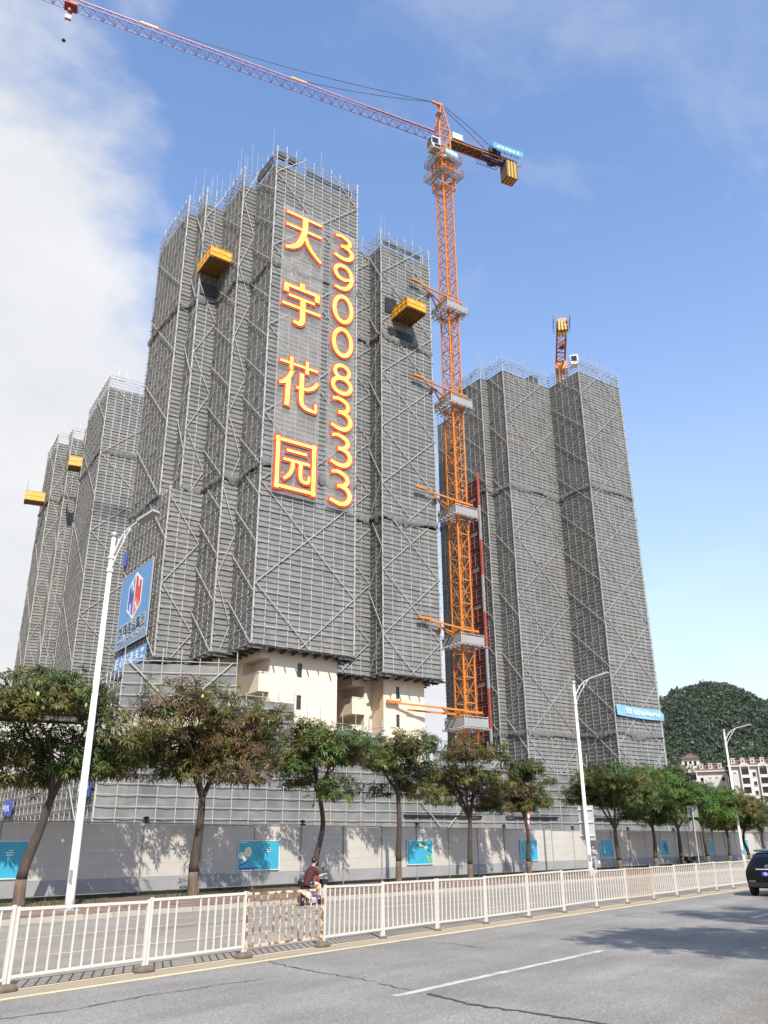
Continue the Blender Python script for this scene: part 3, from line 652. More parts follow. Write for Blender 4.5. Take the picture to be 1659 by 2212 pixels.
# ---- left tower
OL = (70.4, 107.4, 0); AXL = rad(-22)
C_L = [(-2.7, 36), (-2.7, 26), (-.84, 26), (-.84, 22.5), (1.2, 22.5), (1.2, 14), (0, 14), (0, 0), (14, 0)]
lt = thing('scaffold_tower', 'stepped grey netted scaffold tower behind the blue billboard, at the left', 'scaffold', OL, AXL, 'netted scaffold towers')
scaffold(lt, C_L, 0, 75.0, net=(.3, 72.6), skirts=(61.1,), over=1.3, bay=1.25, pw=.08)
rods(lt, C_L, 75, 24, 3, 7)
MB().prism([(-1.2, 35), (-1.2, 27.5), (.6, 27.5), (.6, 24), (2.6, 24), (2.6, 12), (1.4, 12), (1.4, 1.4), (13, 1.4), (13, 35)], 0, 72.4).build('inner_wall', MT['concrete'], lt)

# ---- low scaffolds round the podium
pd = thing('podium_scaffold', 'low grey netted scaffold running along the back of the hoarding', 'scaffold', OM, AXU)
scaffold(pd, [(-12.9, 30), (-12.9, -3), (50, -3), (50, 10)], 0, 9.4, bay=1.5, lift=1.56, rails=2, net=(1.6, 8.6), netmat='net_low', toe=False, pole='white_pole', rail='white_pole', pw=.055, over=1.6, amp=.09, stubs=False)
for z, w, m in ((4.35, 9.0, 'timber_dark'),):
    for (x0, w) in ((14, 9), (26, 7), (36, 6)): MB().box((x0+w/2, -3.12, z), (w, .1, .15)).build('gap_shade', MT['black'], pd)  # black bars give the shade of open strips as colour
MB().prism([(-11.5, 29), (-11.5, -1.6), (49, -1.6), (49, 9)], 0, 8.6).build('podium_wall', MT['concrete'], pd)
pe = thing('podium_scaffold', 'low netted scaffold seen between the far tree trunks, right of the board lamp', 'scaffold', OM, AXU)
scaffold(pe, [(50.3, -3), (108, -4), (108, 4)], 0, 6.0, bay=1.5, lift=1.56, rails=2, net=(1.6, 5.4), netmat='net_low', toe=False, pole='white_pole', rail='white_pole', pw=.058, over=1.0, amp=.09, stubs=False)
ta = thing('podium_scaffold', 'netted scaffold tier under the blue billboard, wrapping the tower foot', 'scaffold', OM, AXU)
scaffold(ta, [(-9.73, 3.95), (-1.2, .1)], 8, 16.6, bay=1.45, lift=1.9, rails=2, net=(12.6, 16.3), netmat='net_low', toe=False, pole='white_pole', rail='white_pole', pw=.06, amp=.1, over=1.2, stubs=False)
scaffold(ta, [(-9.6, 12), (-9.75, 3.97)], 8, 15.4, bay=1.2, lift=1.6, rails=2, net=(8, 15), netmat='net', toe=False, pw=.07, over=1.0)
tb = thing('podium_scaffold', 'short netted scaffold tier in front of the cream wall and balconies', 'scaffold', OM, AXU)
scaffold(tb, [(-2.2, 4), (-2.2, -1), (3.9, -1)], 8, 13.8, bay=1.45, lift=1.9, rails=2, net=(8, 13.4), netmat='net_low', toe=False, pole='white_pole', rail='white_pole', pw=.058, amp=.1, over=.7, braces=False, stubs=False)
scaffold(tb, [(3.95, -1), (6.6, -1)], 8, 12.7, bay=1.3, lift=1.2, rails=1, net=(0, 0), toe=False, pole='white_pole', rail='white_pole', pw=.058, braces=False, over=.8, stubs=False)
tcn = thing('podium_scaffold', 'low scaffold tier in front of the right cream wing', 'scaffold', OM, AXU)
scaffold(tcn, [(10.2, 3.5), (16.2, 3.5), (16.2, 5.5)], 8, 13.0, bay=1.6, lift=1.9, rails=2, net=(8, 12.2), netmat='net_low', toe=False, pole='white_pole', rail='white_pole', pw=.058, amp=.1, over=1.6, braces=False, stubs=False)
td = thing('podium_scaffold', 'low scaffold rail beside the crane foot', 'scaffold', OM, AXU)
scaffold(td, [(18.7, -1.5), (27, -1.5)], 8, 10.9, bay=1.5, lift=1.5, rails=2, net=(8, 10.3), netmat='net_low', toe=False, pole='white_pole', rail='white_pole', pw=.058, amp=.15, over=1.0, braces=False, stubs=False)
# ================================================================ LETTERS, BILLBOARD, BANNERS
def smooth(pts, k=6):
    P = [np.array(p, float) for p in pts]
    if len(P) < 3: return [tuple(p) for p in P]
    out = []
    for i in range(len(P)-1):
        a, b, c, d = P[max(i-1, 0)], P[i], P[i+1], P[min(i+2, len(P)-1)]
        for j in range(k):
            t = j/k; out.append(tuple(.5*((2*b)+(c-a)*t+(2*a-5*b+4*c-d)*t*t+(3*b-a-3*c+d)*t**3)))
    out.append(tuple(P[-1])); return out
def ribbon(mb, pts, ws, fn, t, th=.03, ext=0.0, closed=False):
    """flat stroke of varying width standing th thick on the plane fn(a,b,t)"""
    n = len(pts); P = [np.array(p, float) for p in pts]
    if ext and not closed:
        d = P[0]-P[1]; P[0] = P[0]+d/np.linalg.norm(d)*ext; d = P[-1]-P[-2]; P[-1] = P[-1]+d/np.linalg.norm(d)*ext
    W = [ws]*n if not hasattr(ws, '__len__') else list(np.interp(np.linspace(0, 1, n), np.linspace(0, 1, len(ws)), ws))
    E = []
    for i in range(n):
        if closed: d = P[(i+1) % n]-P[i-1]; sc = 1
        else:
            d = P[min(i+1, n-1)]-P[max(i-1, 0)]; sc = 1
            if 0 < i < n-1:
                d1 = P[i]-P[i-1]; d2 = P[i+1]-P[i]; c = np.dot(d1, d2)/(np.linalg.norm(d1)*np.linalg.norm(d2)); sc = min(1.6, 1/math.sqrt(max(.15, (1+c)/2))); d = d1/np.linalg.norm(d1)+d2/np.linalg.norm(d2)
        d = d/np.linalg.norm(d); m = np.array((-d[1], d[0]))*W[i]/2*sc; E.append((P[i]+m, P[i]-m))
    idx = list(range(n))+([0] if closed else [])
    for i, j in zip(idx, idx[1:]):
        a, b = E[i]; c, d = E[j]
        f = [fn(*a, t), fn(*b, t), fn(*d, t), fn(*c, t)]; k = [fn(*a, t-th), fn(*b, t-th), fn(*d, t-th), fn(*c, t-th)]
        mb.hexa([k[0], k[1], k[2], k[3], f[0], f[1], f[2], f[3]])
GL = {
 '天': [([(.02, .95), (.98, .95)], .085), ([(.02, .64), (.98, .64)], .085), (smooth([(.52, .97), (.52, .72), (.48, .5), (.36, .26), (.2, .13), (.02, .07)]), [.19, .19, .2, .19, .15, .08]), (smooth([(.55, .48), (.62, .32), (.78, .15), (.98, .01)]), [.12, .13, .11, .09])],
 '宇': [([(.04, .84), (.96, .84)], .11), ([(.09, .86), (.09, .68)], .16), ([(.91, .86), (.91, .68)], .16), ([(.5, .98), (.5, .86)], .18), ([(.16, .62), (.84, .62)], .09), ([(.0, .40), (1.0, .40)], .09), (smooth([(.53, .62), (.53, .3), (.52, .12), (.45, .05), (.3, .06)]), [.18, .18, .18, .15, .08])],
 '花': [([(.02, .86), (.98, .86)], .08), ([(.30, .99), (.30, .74)], .11), ([(.70, .99), (.70, .74)], .11), (smooth([(.33, .72), (.25, .58), (.12, .46), (.02, .42)]), [.12, .13, .12, .08]), ([(.24, .58), (.22, .02)], .15), (smooth([(.57, .72), (.57, .4), (.58, .16), (.68, .07), (.86, .05), (.94, .06), (.94, .2)], 4), [.15, .15, .14, .12, .1, .09, .08]), (smooth([(.98, .62), (.86, .50), (.68, .43), (.44, .42)]), [.12, .12, .11, .09])],
 '园': [([(.06, 1.0), (.06, 0)], .12), ([(.94, 1.0), (.94, 0)], .13), ([(.0, .95), (1.0, .95)], .10), ([(.0, .05), (1.0, .05)], .10), ([(.27, .765), (.76, .765)], .085), ([(.2, .58), (.84, .58)], .085), (smooth([(.43, .58), (.41, .42), (.34, .3), (.22, .2)]), [.12, .12, .11, .08]), (smooth([(.62, .58), (.61, .36), (.65, .24), (.8, .23), (.83, .36)], 4), [.12, .12, .11, .1, .08])],
 '3': [(smooth([(.10, .93), (.38, .975), (.72, .88), (.80, .73), (.66, .60), (.36, .545)]), [.13, .16, .19, .2, .19, .15]), (smooth([(.48, .56), (.78, .49), (.91, .30), (.76, .10), (.46, .04), (.05, .12)]), [.15, .19, .21, .2, .18, .14])],
 '9': [(smooth([(.80, .50), (.52, .42), (.24, .50), (.10, .70), (.22, .90), (.50, .96), (.78, .86), (.90, .62), (.86, .34), (.66, .11), (.40, .04), (.10, .07)]), [.14, .17, .19, .2, .19, .19, .2, .21, .2, .19, .17, .14])],
 '0': [('closed', [(.5+.41*math.cos(6.2832*i/28), .5+.45*math.sin(6.2832*i/28)) for i in range(28)], .2)],
 '8': [('closed', [(.5+.33*math.cos(6.2832*i/24), .745+.205*math.sin(6.2832*i/24)) for i in range(24)], .18), ('closed', [(.5+.41*math.cos(6.2832*i/24), .29+.245*math.sin(6.2832*i/24)) for i in range(24)], .19)],
}
def column(label, chars, u0, u1, group, v=-.42):
    t = thing('character_banner', label, 'sign', OM, AXU, group); fn = lambda a, b, q: (a, v-q, b)
    zt, zb = chars[0][2]+.6, chars[-1][1]-.5
    Vv = []; Ff = []; nr = 60; nc = 6
    for r in range(nr+1):
        for c in range(nc+1): Vv.append((u0-.3+(u1-u0+.6)*c/nc, v+.05+random.gauss(0, .012), zb+(zt-zb)*r/nr))
    for r in range(nr):
        for c in range(nc): A = r*(nc+1)+c; Ff.append((A, A+1, A+nc+2, A+nc+1))
    put('mesh_sheet', np_mesh('mesh_sheet', Vv, Ff, MT['sheer'], smooth=True), t)
    for ch, z0, z1 in chars:
        w, h = u1-u0, z1-z0; sc = min(w, h*.9)*(1.0 if w > 4 else 1.0)
        y = MB(); rd = MB()
        for i, st in enumerate(GL[ch]):
            closed = st[0] == 'closed'; pts, ws = (st[1], st[2]) if closed else st
            k_ = .73 if w > 4 else .86; pts = [(u0+p[0]*w, z0+p[1]*h) for p in pts]; ws = [x*sc*k_ for x in ws] if hasattr(ws, '__len__') else ws*sc*k_
            br = .33
            wr = [x+br for x in ws] if hasattr(ws, '__len__') else ws+br
            ribbon(y, pts, ws, fn, .12+.006*i, .03, 0, closed); ribbon(rd, pts, wr, fn, .04+.006*i, .03, br/2, closed)
        yo = y.build('character', MT['letter_yellow'], t); rd.build('outline', MT['letter_red'], yo)
column('hanging banner of four large yellow characters outlined in red', [('天', 61.25, 66.65), ('宇', 52.25, 57.75), ('花', 42.45, 48.35), ('园', 33.5, 39.0)], 1.18, 5.75, 'character banners')
column('hanging banner of the yellow phone number outlined in red', [('3', 63.1, 66.35), ('9', 59.0, 62.35), ('0', 54.65, 58.3), ('0', 50.4, 54.05), ('8', 45.8, 49.5), ('3', 41.6, 45.35), ('3', 37.5, 41.1), ('3', 33.3, 37.0)], 7.25, 9.95, 'character banners')
# billboard on the left-facing side: local plane a = distance towards the front (-v), b = z
def plate(t, o, size, m, nm='panel', th=.08, frame=True):
    return MB().box((0, 0, 0), (th, size[0], size[1])).build(nm, m, t, loc=o)
bb = thing('billboard', 'tall blue billboard with a red and blue cube logo on the scaffold side', 'billboard', OM, AXU)
UB = -5.42; VB0, VB1, ZB0, ZB1 = 12.0, 21.2, 20.85, 28.75
MB().span((UB, VB0, ZB0), (UB+.08, VB1, ZB1)).build('panel', MT['billboard_blue'], bb)
f = MB()
for a, b in (((VB0, ZB0), (VB1, ZB0)), ((VB1, ZB0), (VB1, ZB1)), ((VB1, ZB1), (VB0, ZB1)), ((VB0, ZB1), (VB0, ZB0))): f.beam((UB+.04, a[0], a[1]), (UB+.04, b[0], b[1]), .12)
f.build('frame', MT['grey_metal'], bb)
fb = lambda a, b, q: (UB-q, VB1-a, ZB0+b)     # a runs left to right as seen, b upward
Wd, Hd = VB1-VB0, ZB1-ZB0
def logo_poly(pts, m, q, nm): MB().slab(pts, fb, q-.004, q).build(nm, m, bb)
cx, cy, r = Wd*.50, Hd*.64, 2.3
HX = [(cx+r*.95*math.sin(rad(60*i)), cy+r*1.0*math.cos(rad(60*i))) for i in range(6)]     # hexagon corners, 0 on top
S_ = lambda p, s: (cx+(p[0]-cx)*s, cy+(p[1]-cy)*s)
logo_poly([S_(p, 1.10) for p in HX], MT['print_white'], .012, 'logo_border')
lerp = lambda a, b, t: (a[0]+(b[0]-a[0])*t, a[1]+(b[1]-a[1])*t); cc = (cx, cy)
logo_poly([S_(HX[0], .97), S_(HX[1], .97), S_(HX[2], .97), lerp(cc, HX[2], .06), lerp(cc, HX[0], .06)][:2]+[S_(HX[2], .97), cc], MT['print_red'], .020, 'logo_face')
logo_poly([S_(HX[2], .97), S_(HX[3], .97), cc], MT['print_orange'], .022, 'logo_face')
logo_poly([S_(HX[3], .97), S_(HX[4], .97), cc], MT['print_blue'], .024, 'logo_face')
logo_poly([S_(HX[4], .97), S_(HX[5], .97), cc], MT['print_navy'], .026, 'logo_face')
logo_poly([S_(HX[5], .97), S_(HX[0], .97), cc], MT['billboard_blue'], .028, 'logo_face')
for a, b, w in ((lerp(HX[0], HX[1], .5), lerp(cc, HX[1], .62), .26), (lerp(HX[2], HX[3], .45), lerp(cc, lerp(HX[2], HX[3], .5), .45), .22), (lerp(HX[3], HX[4], .5), lerp(cc, HX[4], .60), .26), (lerp(HX[5], HX[0], .45), lerp(cc, lerp(HX[5], HX[0], .4), .4), .22), (S_(HX[0], 1.0), S_(HX[3], 1.0), .16)):
    q = MB(); ribbon(q, [a, b], w, fb, .044, .008); q.build('logo_stroke', MT['print_white'], bb)
def lettering(t, body, size, m, a, b, fn_loc, rot, offset=0.0, sx=1.0, nm='lettering'):
    o = put(nm, text_mesh(body, size, m, offset, .004), t, fn_loc, rot, (sx, 1, 1)); return o
RB = (rad(90), 0, rad(-90))     # text facing -u
def blurred_print(t, n, size, pitch, loc, rot):
    """print too small to read in the picture: n clusters of short white strokes"""
    q = MB(); k = 0
    for i in range(n):
        x = (i-(n-1)/2)*pitch
        for j in range(7):
            k += 1; a = (x+random.uniform(-.32, .32)*size, random.uniform(-.42, .42)*size); h_ = j % 2
            b = (a[0]+(.5*size if h_ else .02)*(1 if a[0] < x else -1), a[1]+(0.02 if h_ else .55*size)*(1 if a[1] < 0 else -1))
            ribbon(q, [a, b], size*.12, lambda u_, v_, d_: (u_, v_, d_), .004+.0006*(k % 9), .003)
    return put('printed_mark', q.mesh('printed_mark', MT['print_white']), t, loc, rot, kind='stuff')
for (body, size, b, sx) in (('恒辉建设集团', 1.38, 1.72, .95), ('HENGHUI CONSTRUCTION GROUP', .62, .62, .80)):
    lettering(bb, body, size, MT['print_white'], 0, 0, (UB-.016, (VB0+VB1)/2, ZB0+b), RB, .07, sx); lettering(bb, body, size, MT['print_black'], 0, 0, (UB-.03, (VB0+VB1)/2, ZB0+b), RB, .012, sx)
sb = thing('billboard', 'narrow blue slogan board with white characters under the tall billboard', 'billboard', OM, AXU)
MB().span((UB, 11.7, 18.45), (UB+.07, 20.9, 20.0)).build('panel', MT['billboard_blue'], sb)
lettering(sb, '匠 心 铸 造 未 来', 1.12, MT['print_white'], 0, 0, (UB-.02, 16.3, 19.2), RB, .02, 1.05)
bs = thing('sign', 'small blue sheet on the scaffold edge above the billboard', 'sign', OM, AXU)
MB().span((UB, 20.9, 30.3), (UB+.05, 21.9, 31.9)).build('panel', MT['banner_blue'], bs)
# light blue slogan banner on the right tower, a sagging cloth
bn = thing('slogan_banner', 'light blue cloth banner with white characters, tied low on the right tower', 'banner', OR, AXU)
Vv = []; Ff = []; nc = 24
for c in range(nc+1):
    t = c/nc; sag = -.25*math.sin(3.14*t)*.6-.15*t
    for r in range(4): Vv.append((10.55+9.9*t, -6.95+.05*math.sin(9*t+r), 18.35+sag+1.45*r/3*(1-.35*max(0, t-.9)*10)))
for c in range(nc):
    for r in range(3): A = c*4+r; Ff.append((A, A+4, A+5, A+1))
put('cloth', np_mesh('cloth', Vv, Ff, MT['banner_light'], smooth=True), bn)
lettering(bn, '安全', .86, MT['print_white'], 0, 0, (12.9, -7.06, 18.95), (rad(90), 0, 0), .012, .72)
blurred_print(bn, 9, .7, .64, (16.7, -7.06, 18.85), (rad(90), 0, 0))
for nm, (v0, v1, z0, z1), lab in (('slogan_banner', (-2.6, .4, 5.3, 6.9), 'blue cloth banner with white writing on the low scaffold, beside the white lamp post'), ('slogan_banner', (21.5, 25.2, 4.7, 6.1), 'blue cloth banner on the low scaffold at the left picture edge')):
    t = thing(nm, lab, 'banner', OM, AXU); Vv = []; Ff = []
    for c in range(9):
        for r in range(4): Vv.append((-13.15+random.gauss(0, .04), v0+(v1-v0)*c/8, z0+(z1-z0)*r/3+random.gauss(0, .04)))
    for c in range(8):
        for r in range(3): A = c*4+r; Ff.append((A, A+4, A+5, A+1))
    put('cloth', np_mesh('cloth', Vv, Ff, MT['banner_blue'], smooth=True), t)
    blurred_print(t, 4, .7, .66, (-13.3, (v0+v1)/2, (z0+z1)/2), RB)

# ================================================================ LOADING PLATFORMS
def platform(o, rz, label, su, sv, h=1.25):
    t = thing('loading_platform', label, 'platform', o, rz, 'yellow loading platforms')
    MB().box((0, 0, .06), (su, sv, .12)).build('floor', MT['yellow_shaded'], t)
    g = MB()
    for i in range(5): g.box((-su/2+su*(i+.5)/5, 0, -.05), (.1, sv, .1))
    g.box((-su/2, 0, -.06), (.12, sv+.1, .2)); g.box((su/2, 0, -.06), (.12, sv+.1, .2)); g.build('floor_joist', MT['yellow_shaded'], t, kind='stuff')
    for (c, d, ax) in (((0, -sv/2, h/2+.1), (su, .03, h), 0), ((-su/2, 0, h/2+.1), (.03, sv, h), 1), ((su/2, 0, h/2+.1), (.03, sv, h), 1)):
        p = MB().box(c, d).build('side_panel', MT['yellow_paint'], t); q = MB(); n = 4; L_ = d[ax]
        for i in range(n+1):
            a = -L_/2+L_*i/n; s = (a, -.035, 0) if ax == 0 else ((-.035 if c[0] < 0 else .035), a, 0); q.beam((c[0]+s[0], c[1]+s[1], .1), (c[0]+s[0], c[1]+s[1], h+.12), .07)
        for z in (.12, h*.5+.1, h+.1):
            if ax == 0: q.beam((-L_/2, c[1]-.037, z), (L_/2, c[1]-.037, z), .06)
            else:
                x = c[0]+(-.037 if c[0] < 0 else .037); q.beam((x, -L_/2, z), (x, L_/2, z), .06)
        q.build('panel_frame', MT['yellow_paint'], p)
        if ax == 0:
            for x in (-.28, .3): MB().box((x*su, c[1]-.05, h*.72), (.42, .012, .42)).build('notice', MT['toe_board'], p)
    for sx in (-1, 1):
        for sy in (-.45, .1): MB().beam((sx*su*.48, sv*sy, h*.4), (sx*su*.44, sv*.5+.3, h+3.6), .035).build('wire_rope', MT['cable'], t)
def uv(O, A, u, v, z): return (O[0]+math.cos(A)*u-math.sin(A)*v, O[1]+math.sin(A)*u+math.cos(A)*v, z)
platform(uv(OM, AXU, -2.8, 8.7, 62.9), AXU, 'yellow loading platform hanging on the left stepped side of the main tower', 2.7, 3.6)
platform(uv(OM, AXU, 20.35, 3.2, 62.3), AXU, 'yellow loading platform on the right wing, beside the crane mast', 2.7, 3.4)
platform((75.9, 121.9, 63.6), rad(-30), 'yellow loading platform high between the two left tower steps', 3.3, 2.6, 1.7)
platform((76.6, 135.8, 60.9), rad(-30), 'yellow loading platform sticking out at the far left tower edge', 3.3, 2.4, 1.7)

# ================================================================ TOWER CRANE
CP = (80.0, 47.4); AJ = rad(150.7)
cr = thing('tower_crane', 'tall orange tower crane with long lattice jib and ballast blocks', 'crane', (CP[0], CP[1], 0), AJ, 'tower cranes')
hw, SH = .80, 2.8
def mast_mesh(m):
    g = MB()
    for sx in (-1, 1):
        for sy in (-1, 1): g.beam((sx*hw, sy*hw, 0), (sx*hw, sy*hw, SH), .15)
    cs = [(-hw, -hw), (hw, -hw), (hw, hw), (-hw, hw)]
    for i in range(4):
        a, b = cs[i], cs[(i+1) % 4]; mdx, mdy = (a[0]+b[0])/2, (a[1]+b[1])/2
        g.beam((*a, .06), (*b, .06), .11); g.beam((*a, SH/2), (*b, SH/2), .055)
        g.beam((*a, .1), (mdx, mdy, SH/2), .055); g.beam((*b, .1), (mdx, mdy, SH/2), .055)
        g.beam((*a, SH-.1), (mdx, mdy, SH/2+.02), .055); g.beam((*b, SH-.1), (mdx, mdy, SH/2+.02), .055)
    g.beam((-.3, -.4, 0), (-.3, -.4, SH), .05); g.beam((.1, -.4, 0), (.1, -.4, SH), .05)
    for k in range(7): g.beam((-.3, -.4, k*.4), (.1, -.4, k*.4), .035)
    return g.mesh('mast_section', m)
mm = mast_mesh(MT['orange_paint'])
MROT = rad(-19)-AJ      # the mast stands square to the building
for k in range(32): put('mast_section', mm, cr, (0, 0, -.6+k*SH), (0, 0, MROT))
ZT = 89.0
def ring(z, s, w, h):
    g = MB(); c = [(-s, -s), (s, -s), (s, s), (-s, s)]
    for i in range(4): g.beam((*c[i], z), (*c[(i+1) % 4], z), w, h)
    return g
def rotz(o, a): o.rotation_euler = (0, 0, a); return o
# climbing cage, two railed decks
g = MB()
for sx in (-1, 1):
    for sy in (-1, 1): g.beam((sx*1.15, sy*1.15, ZT-1.2), (sx*1.15, sy*1.15, ZT+3.6), .14)
for z in (ZT-1.2, ZT+.6, ZT+2.2, ZT+3.6):
    for i in range(4):
        c = [(-1.15, -1.15), (1.15, -1.15), (1.15, 1.15), (-1.15, 1.15)]; g.beam((*c[i], z), (*c[(i+1) % 4], z), .13)
        if z < ZT+3: g.beam((*c[i], z), (*c[(i+1) % 4], z+1.5), .07)
rotz(g.build('climbing_cage', MT['orange_paint'], cr), MROT)
def deck(z, s, rz, nm):
    g = MB()
    for k in range(5):
        q = s-.06-k*.2; zz_ = z+.004*k
        for (p0, p1) in (((-q, -q), (q, -q)), ((q, -q), (q, q)), ((q, q), (-q, q)), ((-q, q), (-q, -q))): g.beam((*p0, zz_), (*p1, zz_), .09, .04)
    for k in range(9):
        x = -s+2*s*k/8; g.beam((x, -s, z-.05), (x, s, z-.05), .05)
    d = rotz(g.build(nm, MT['grey_metal'], cr), rz); r = MB(); c = [(-s, -s), (s, -s), (s, s), (-s, s)]
    for i in range(4):
        a, b = Vector(c[i]), Vector(c[(i+1) % 4])
        for h in (.05, .55, 1.1): r.beam((*a, z+h), (*b, z+h), .05)
        for k in range(6): p = a+(b-a)*k/5; r.beam((*p, z), (*p, z+1.1), .05)
    r.build('railing', MT['orange_paint'], d)
deck(ZT+.9, 2.0, MROT, 'climbing_deck'); deck(ZT+3.4, 1.9, MROT, 'slewing_deck')
g = MB(); g.lathe([(1.15, ZT+3.5), (1.2, ZT+3.9), (1.2, ZT+4.5), (1.05, ZT+4.7)], 16); g.build('slewing_ring', MT['orange_paint'], cr)
g = MB(); ZJ = 97.2
for sx in (-1, 1):
    for sy in (-1, 1): g.beam((sx*.85, sy*.8, ZT+4.6), (sx*.85, sy*.8, ZJ+1.4), .18); g.beam((sx*.85, sy*.8, ZJ+1.4), (.15*sx, .2*sy, 103.9), .15)
for z in (ZT+4.7, ZT+6.4, ZJ, ZJ+1.4):
    for i in range(4): c = [(-.85, -.8), (.85, -.8), (.85, .8), (-.85, .8)]; g.beam((*c[i], z), (*c[(i+1) % 4], z), .13)
for i in range(4):
    c = [(-.85, -.8), (.85, -.8), (.85, .8), (-.85, .8)]; g.beam((*c[i], ZT+4.7), (*c[(i+1) % 4], ZJ), .09)
for k in range(5):
    f0, f1 = k/5, (k+1)/5; z0, z1 = ZJ+1.4+5.1*f0, ZJ+1.4+5.1*f1
    for i in range(4):
        c = [(-.85, -.8), (.85, -.8), (.85, .8), (-.85, .8)]; q = [(x*(1-f0)+f0*.15*(1 if x > 0 else -1), y*(1-f0)+f0*.2*(1 if y > 0 else -1)) for x, y in c]; q1 = [(x*(1-f1)+f1*.15*(1 if x > 0 else -1), y*(1-f1)+f1*.2*(1 if y > 0 else -1)) for x, y in c]
        g.beam((*q[i], z0), (*q[(i+1) % 4], z0), .07); g.beam((*q[i], z0), (*q1[(i+1) % 4], z1), .06)
g.box((.1, 0, 104.0), (.7, .5, .35)); g.beam((.3, 0, 104.05), (1.5, 0, 104.15), .28); g.build('tower_head', MT['orange_paint'], cr)
g = MB(); g.box((.9, .9, 101.0), (.8, 1.0, .06)); g.build('head_deck', MT['grey_metal'], cr)
# cab at the camera's left of the mast
cb = MB(); pr = [(-.9, 0), (.55, 0), (.95, .9), (.75, 2.2), (-.9, 2.2)]
cb.slab(pr, lambda a, b, q: (2.1+a*.8, 1.25+q, ZT+4.3+b*.9), -.65, .65); cab = cb.build('cab', MT['board_grey'], cr)
g = MB(); g.box((2.83, 1.25, ZT+5.5), (.12, 1.1, 1.0)); g.box((2.2, 1.91, ZT+5.55), (1.0, .03, .95)); g.box((2.2, .59, ZT+5.55), (1.0, .03, .95)); g.box((1.9, 1.915, ZT+4.7), (.9, .03, .5)); g.build('cab_window', MT['dark_glass'], cab)
g = MB(); g.beam((.6, .7, ZT+4.2), (2.9, .8, ZT+4.2), .14); g.beam((.6, 1.6, ZT+4.2), (2.9, 1.7, ZT+4.2), .14); g.build('cab_bracket', MT['orange_paint'], cr)
# jib: sections, each of one top chord, two bottom chords and lacing
JL = 58.0; NS = 10; sl_ = JL/NS
def jib_section(top_only=False):
    g = MB(); t = MB(); H_, B_ = 1.35, .62; n = 4; s = sl_/n
    t.beam((0, 0, H_), (sl_, 0, H_), .12)
    for y in (-B_, B_): g.beam((0, y, 0), (sl_, y, 0), .095)
    for i in range(n):
        x0, x1 = i*s, (i+1)*s; xm = (x0+x1)/2
        for y in (-B_, B_):
            g.beam((x0, y, 0), (xm, 0, H_), .045); g.beam((xm, 0, H_), (x1, y, 0), .045)
        g.beam((x0, -B_, 0), (x0, B_, 0), .05); g.beam((x0, -B_, 0), (x1, B_, 0), .05)
    g.beam((0, -B_, 0), (0, 0, H_), .07); g.beam((0, B_, 0), (0, 0, H_), .07)
    return g.mesh('jib_section', MT['fringe_violet']), t.mesh('top_chord', MT['jib_top'])
jm, jt = jib_section()
for k in range(NS):
    o = put('jib_section', jm, cr, (1.0+k*sl_, 0, ZJ)); put('top_chord', jt, o)
MB().beam((1.2, .3, ZJ+.75), (12, .3, ZJ+.75), .1).build('hoist_rope', MT['cable'], cr)
for x1, z1 in ((22, ZJ+1.45), (42, ZJ+1.45)):
    m = MB(); pts = [(1.4+(x1-1.4)*t, 0, 104.1+(z1-104.1)*t-1.0*math.sin(3.14*t)*(x1/50)) for t in np.linspace(0, 1, 12)]; m.path(pts, .045, 5); m.build('jib_tie', MT['cable'], cr)
    MB().box((x1, 0, ZJ+1.5), (2.2, .18, .22)).build('tie_plate', MT['yellow_paint'], cr)
for y in (-.55, .55): MB().path([(-.2, y*.3, 104.0), (-4.5, y*.7, 101.4), (-9.0, y, ZJ+1.0)], .045, 5).build('counter_tie', MT['cable'], cr)
tr = MB(); tr.box((51.2, 0, ZJ-.25), (1.5, 1.3, .16)); tr.box((51.2, 0, ZJ-.7), (.5, .5, .8)); tr.box((50.9, .8, ZJ-.5), (.7, .4, .5)); tr.build('trolley', MT['red_steel'], cr)
hk = MB(); hk.box((51.3, 0, ZJ-2.1), (.7, .35, .6)); hk.build('hook_block', MT['jib_top'], cr)
hk = MB(); hk.beam((51.3, 0, ZJ-2.2), (51.3, 0, ZJ-1.0), .06); hk.beam((51.3, 0, ZJ-5.8), (51.3, 0, ZJ-2.6), .06); hk.lathe([(.05, ZJ-6.1), (.25, ZJ-6.0), (.1, ZJ-5.7)], 8, (51.3, 0, 0)); hk.build('hook_line', MT['cable'], cr)
# counter jib with winch, ballast and sign
g = MB()
for y in (-.75, .75): g.beam((-.8, y, ZJ-.1), (-12.4, y, ZJ-.1), .15, .2)
for k in range(9): x = -1.2-k*1.35; g.beam((x, -.75, ZJ-.1), (x, .75, ZJ-.1), .1); g.beam((x, -.75, ZJ-.1), (x-1.3, .75, ZJ-.1), .08)
g.build('counter_jib', MT['orange_paint'], cr)
g = MB()
for y in (-1.25, 1.25):
    for h in (.5, 1.0): g.beam((-1.5, y, ZJ+h), (-12.4, y, ZJ+h), .045)
    for k in range(10): x = -1.5-k*1.2; g.beam((x, y, ZJ), (x, y, ZJ+1.0), .045)
g.build('counter_railing', MT['fringe_violet'], cr)
MB().box((-6.5, 0, ZJ+.04), (10.6, 1.9, .04)).build('walkway', MT['girder'], cr)
MB().box((-2.3, .2, ZJ+1.1), (1.7, 1.0, 1.1)).build('switch_box', MT['white_metal'], cr)
g = MB(); g.lathe([(.55, -.8), (.55, .8)], 12, (-8.0, 0, ZJ+.6), 'y'); g.box((-9.0, .0, ZJ+.5), (1.0, 1.7, .9)); g.box((-8.0, .95, ZJ+.5), (1.2, .3, .9)); g.build('winch', MT['black'], cr)
g = MB()
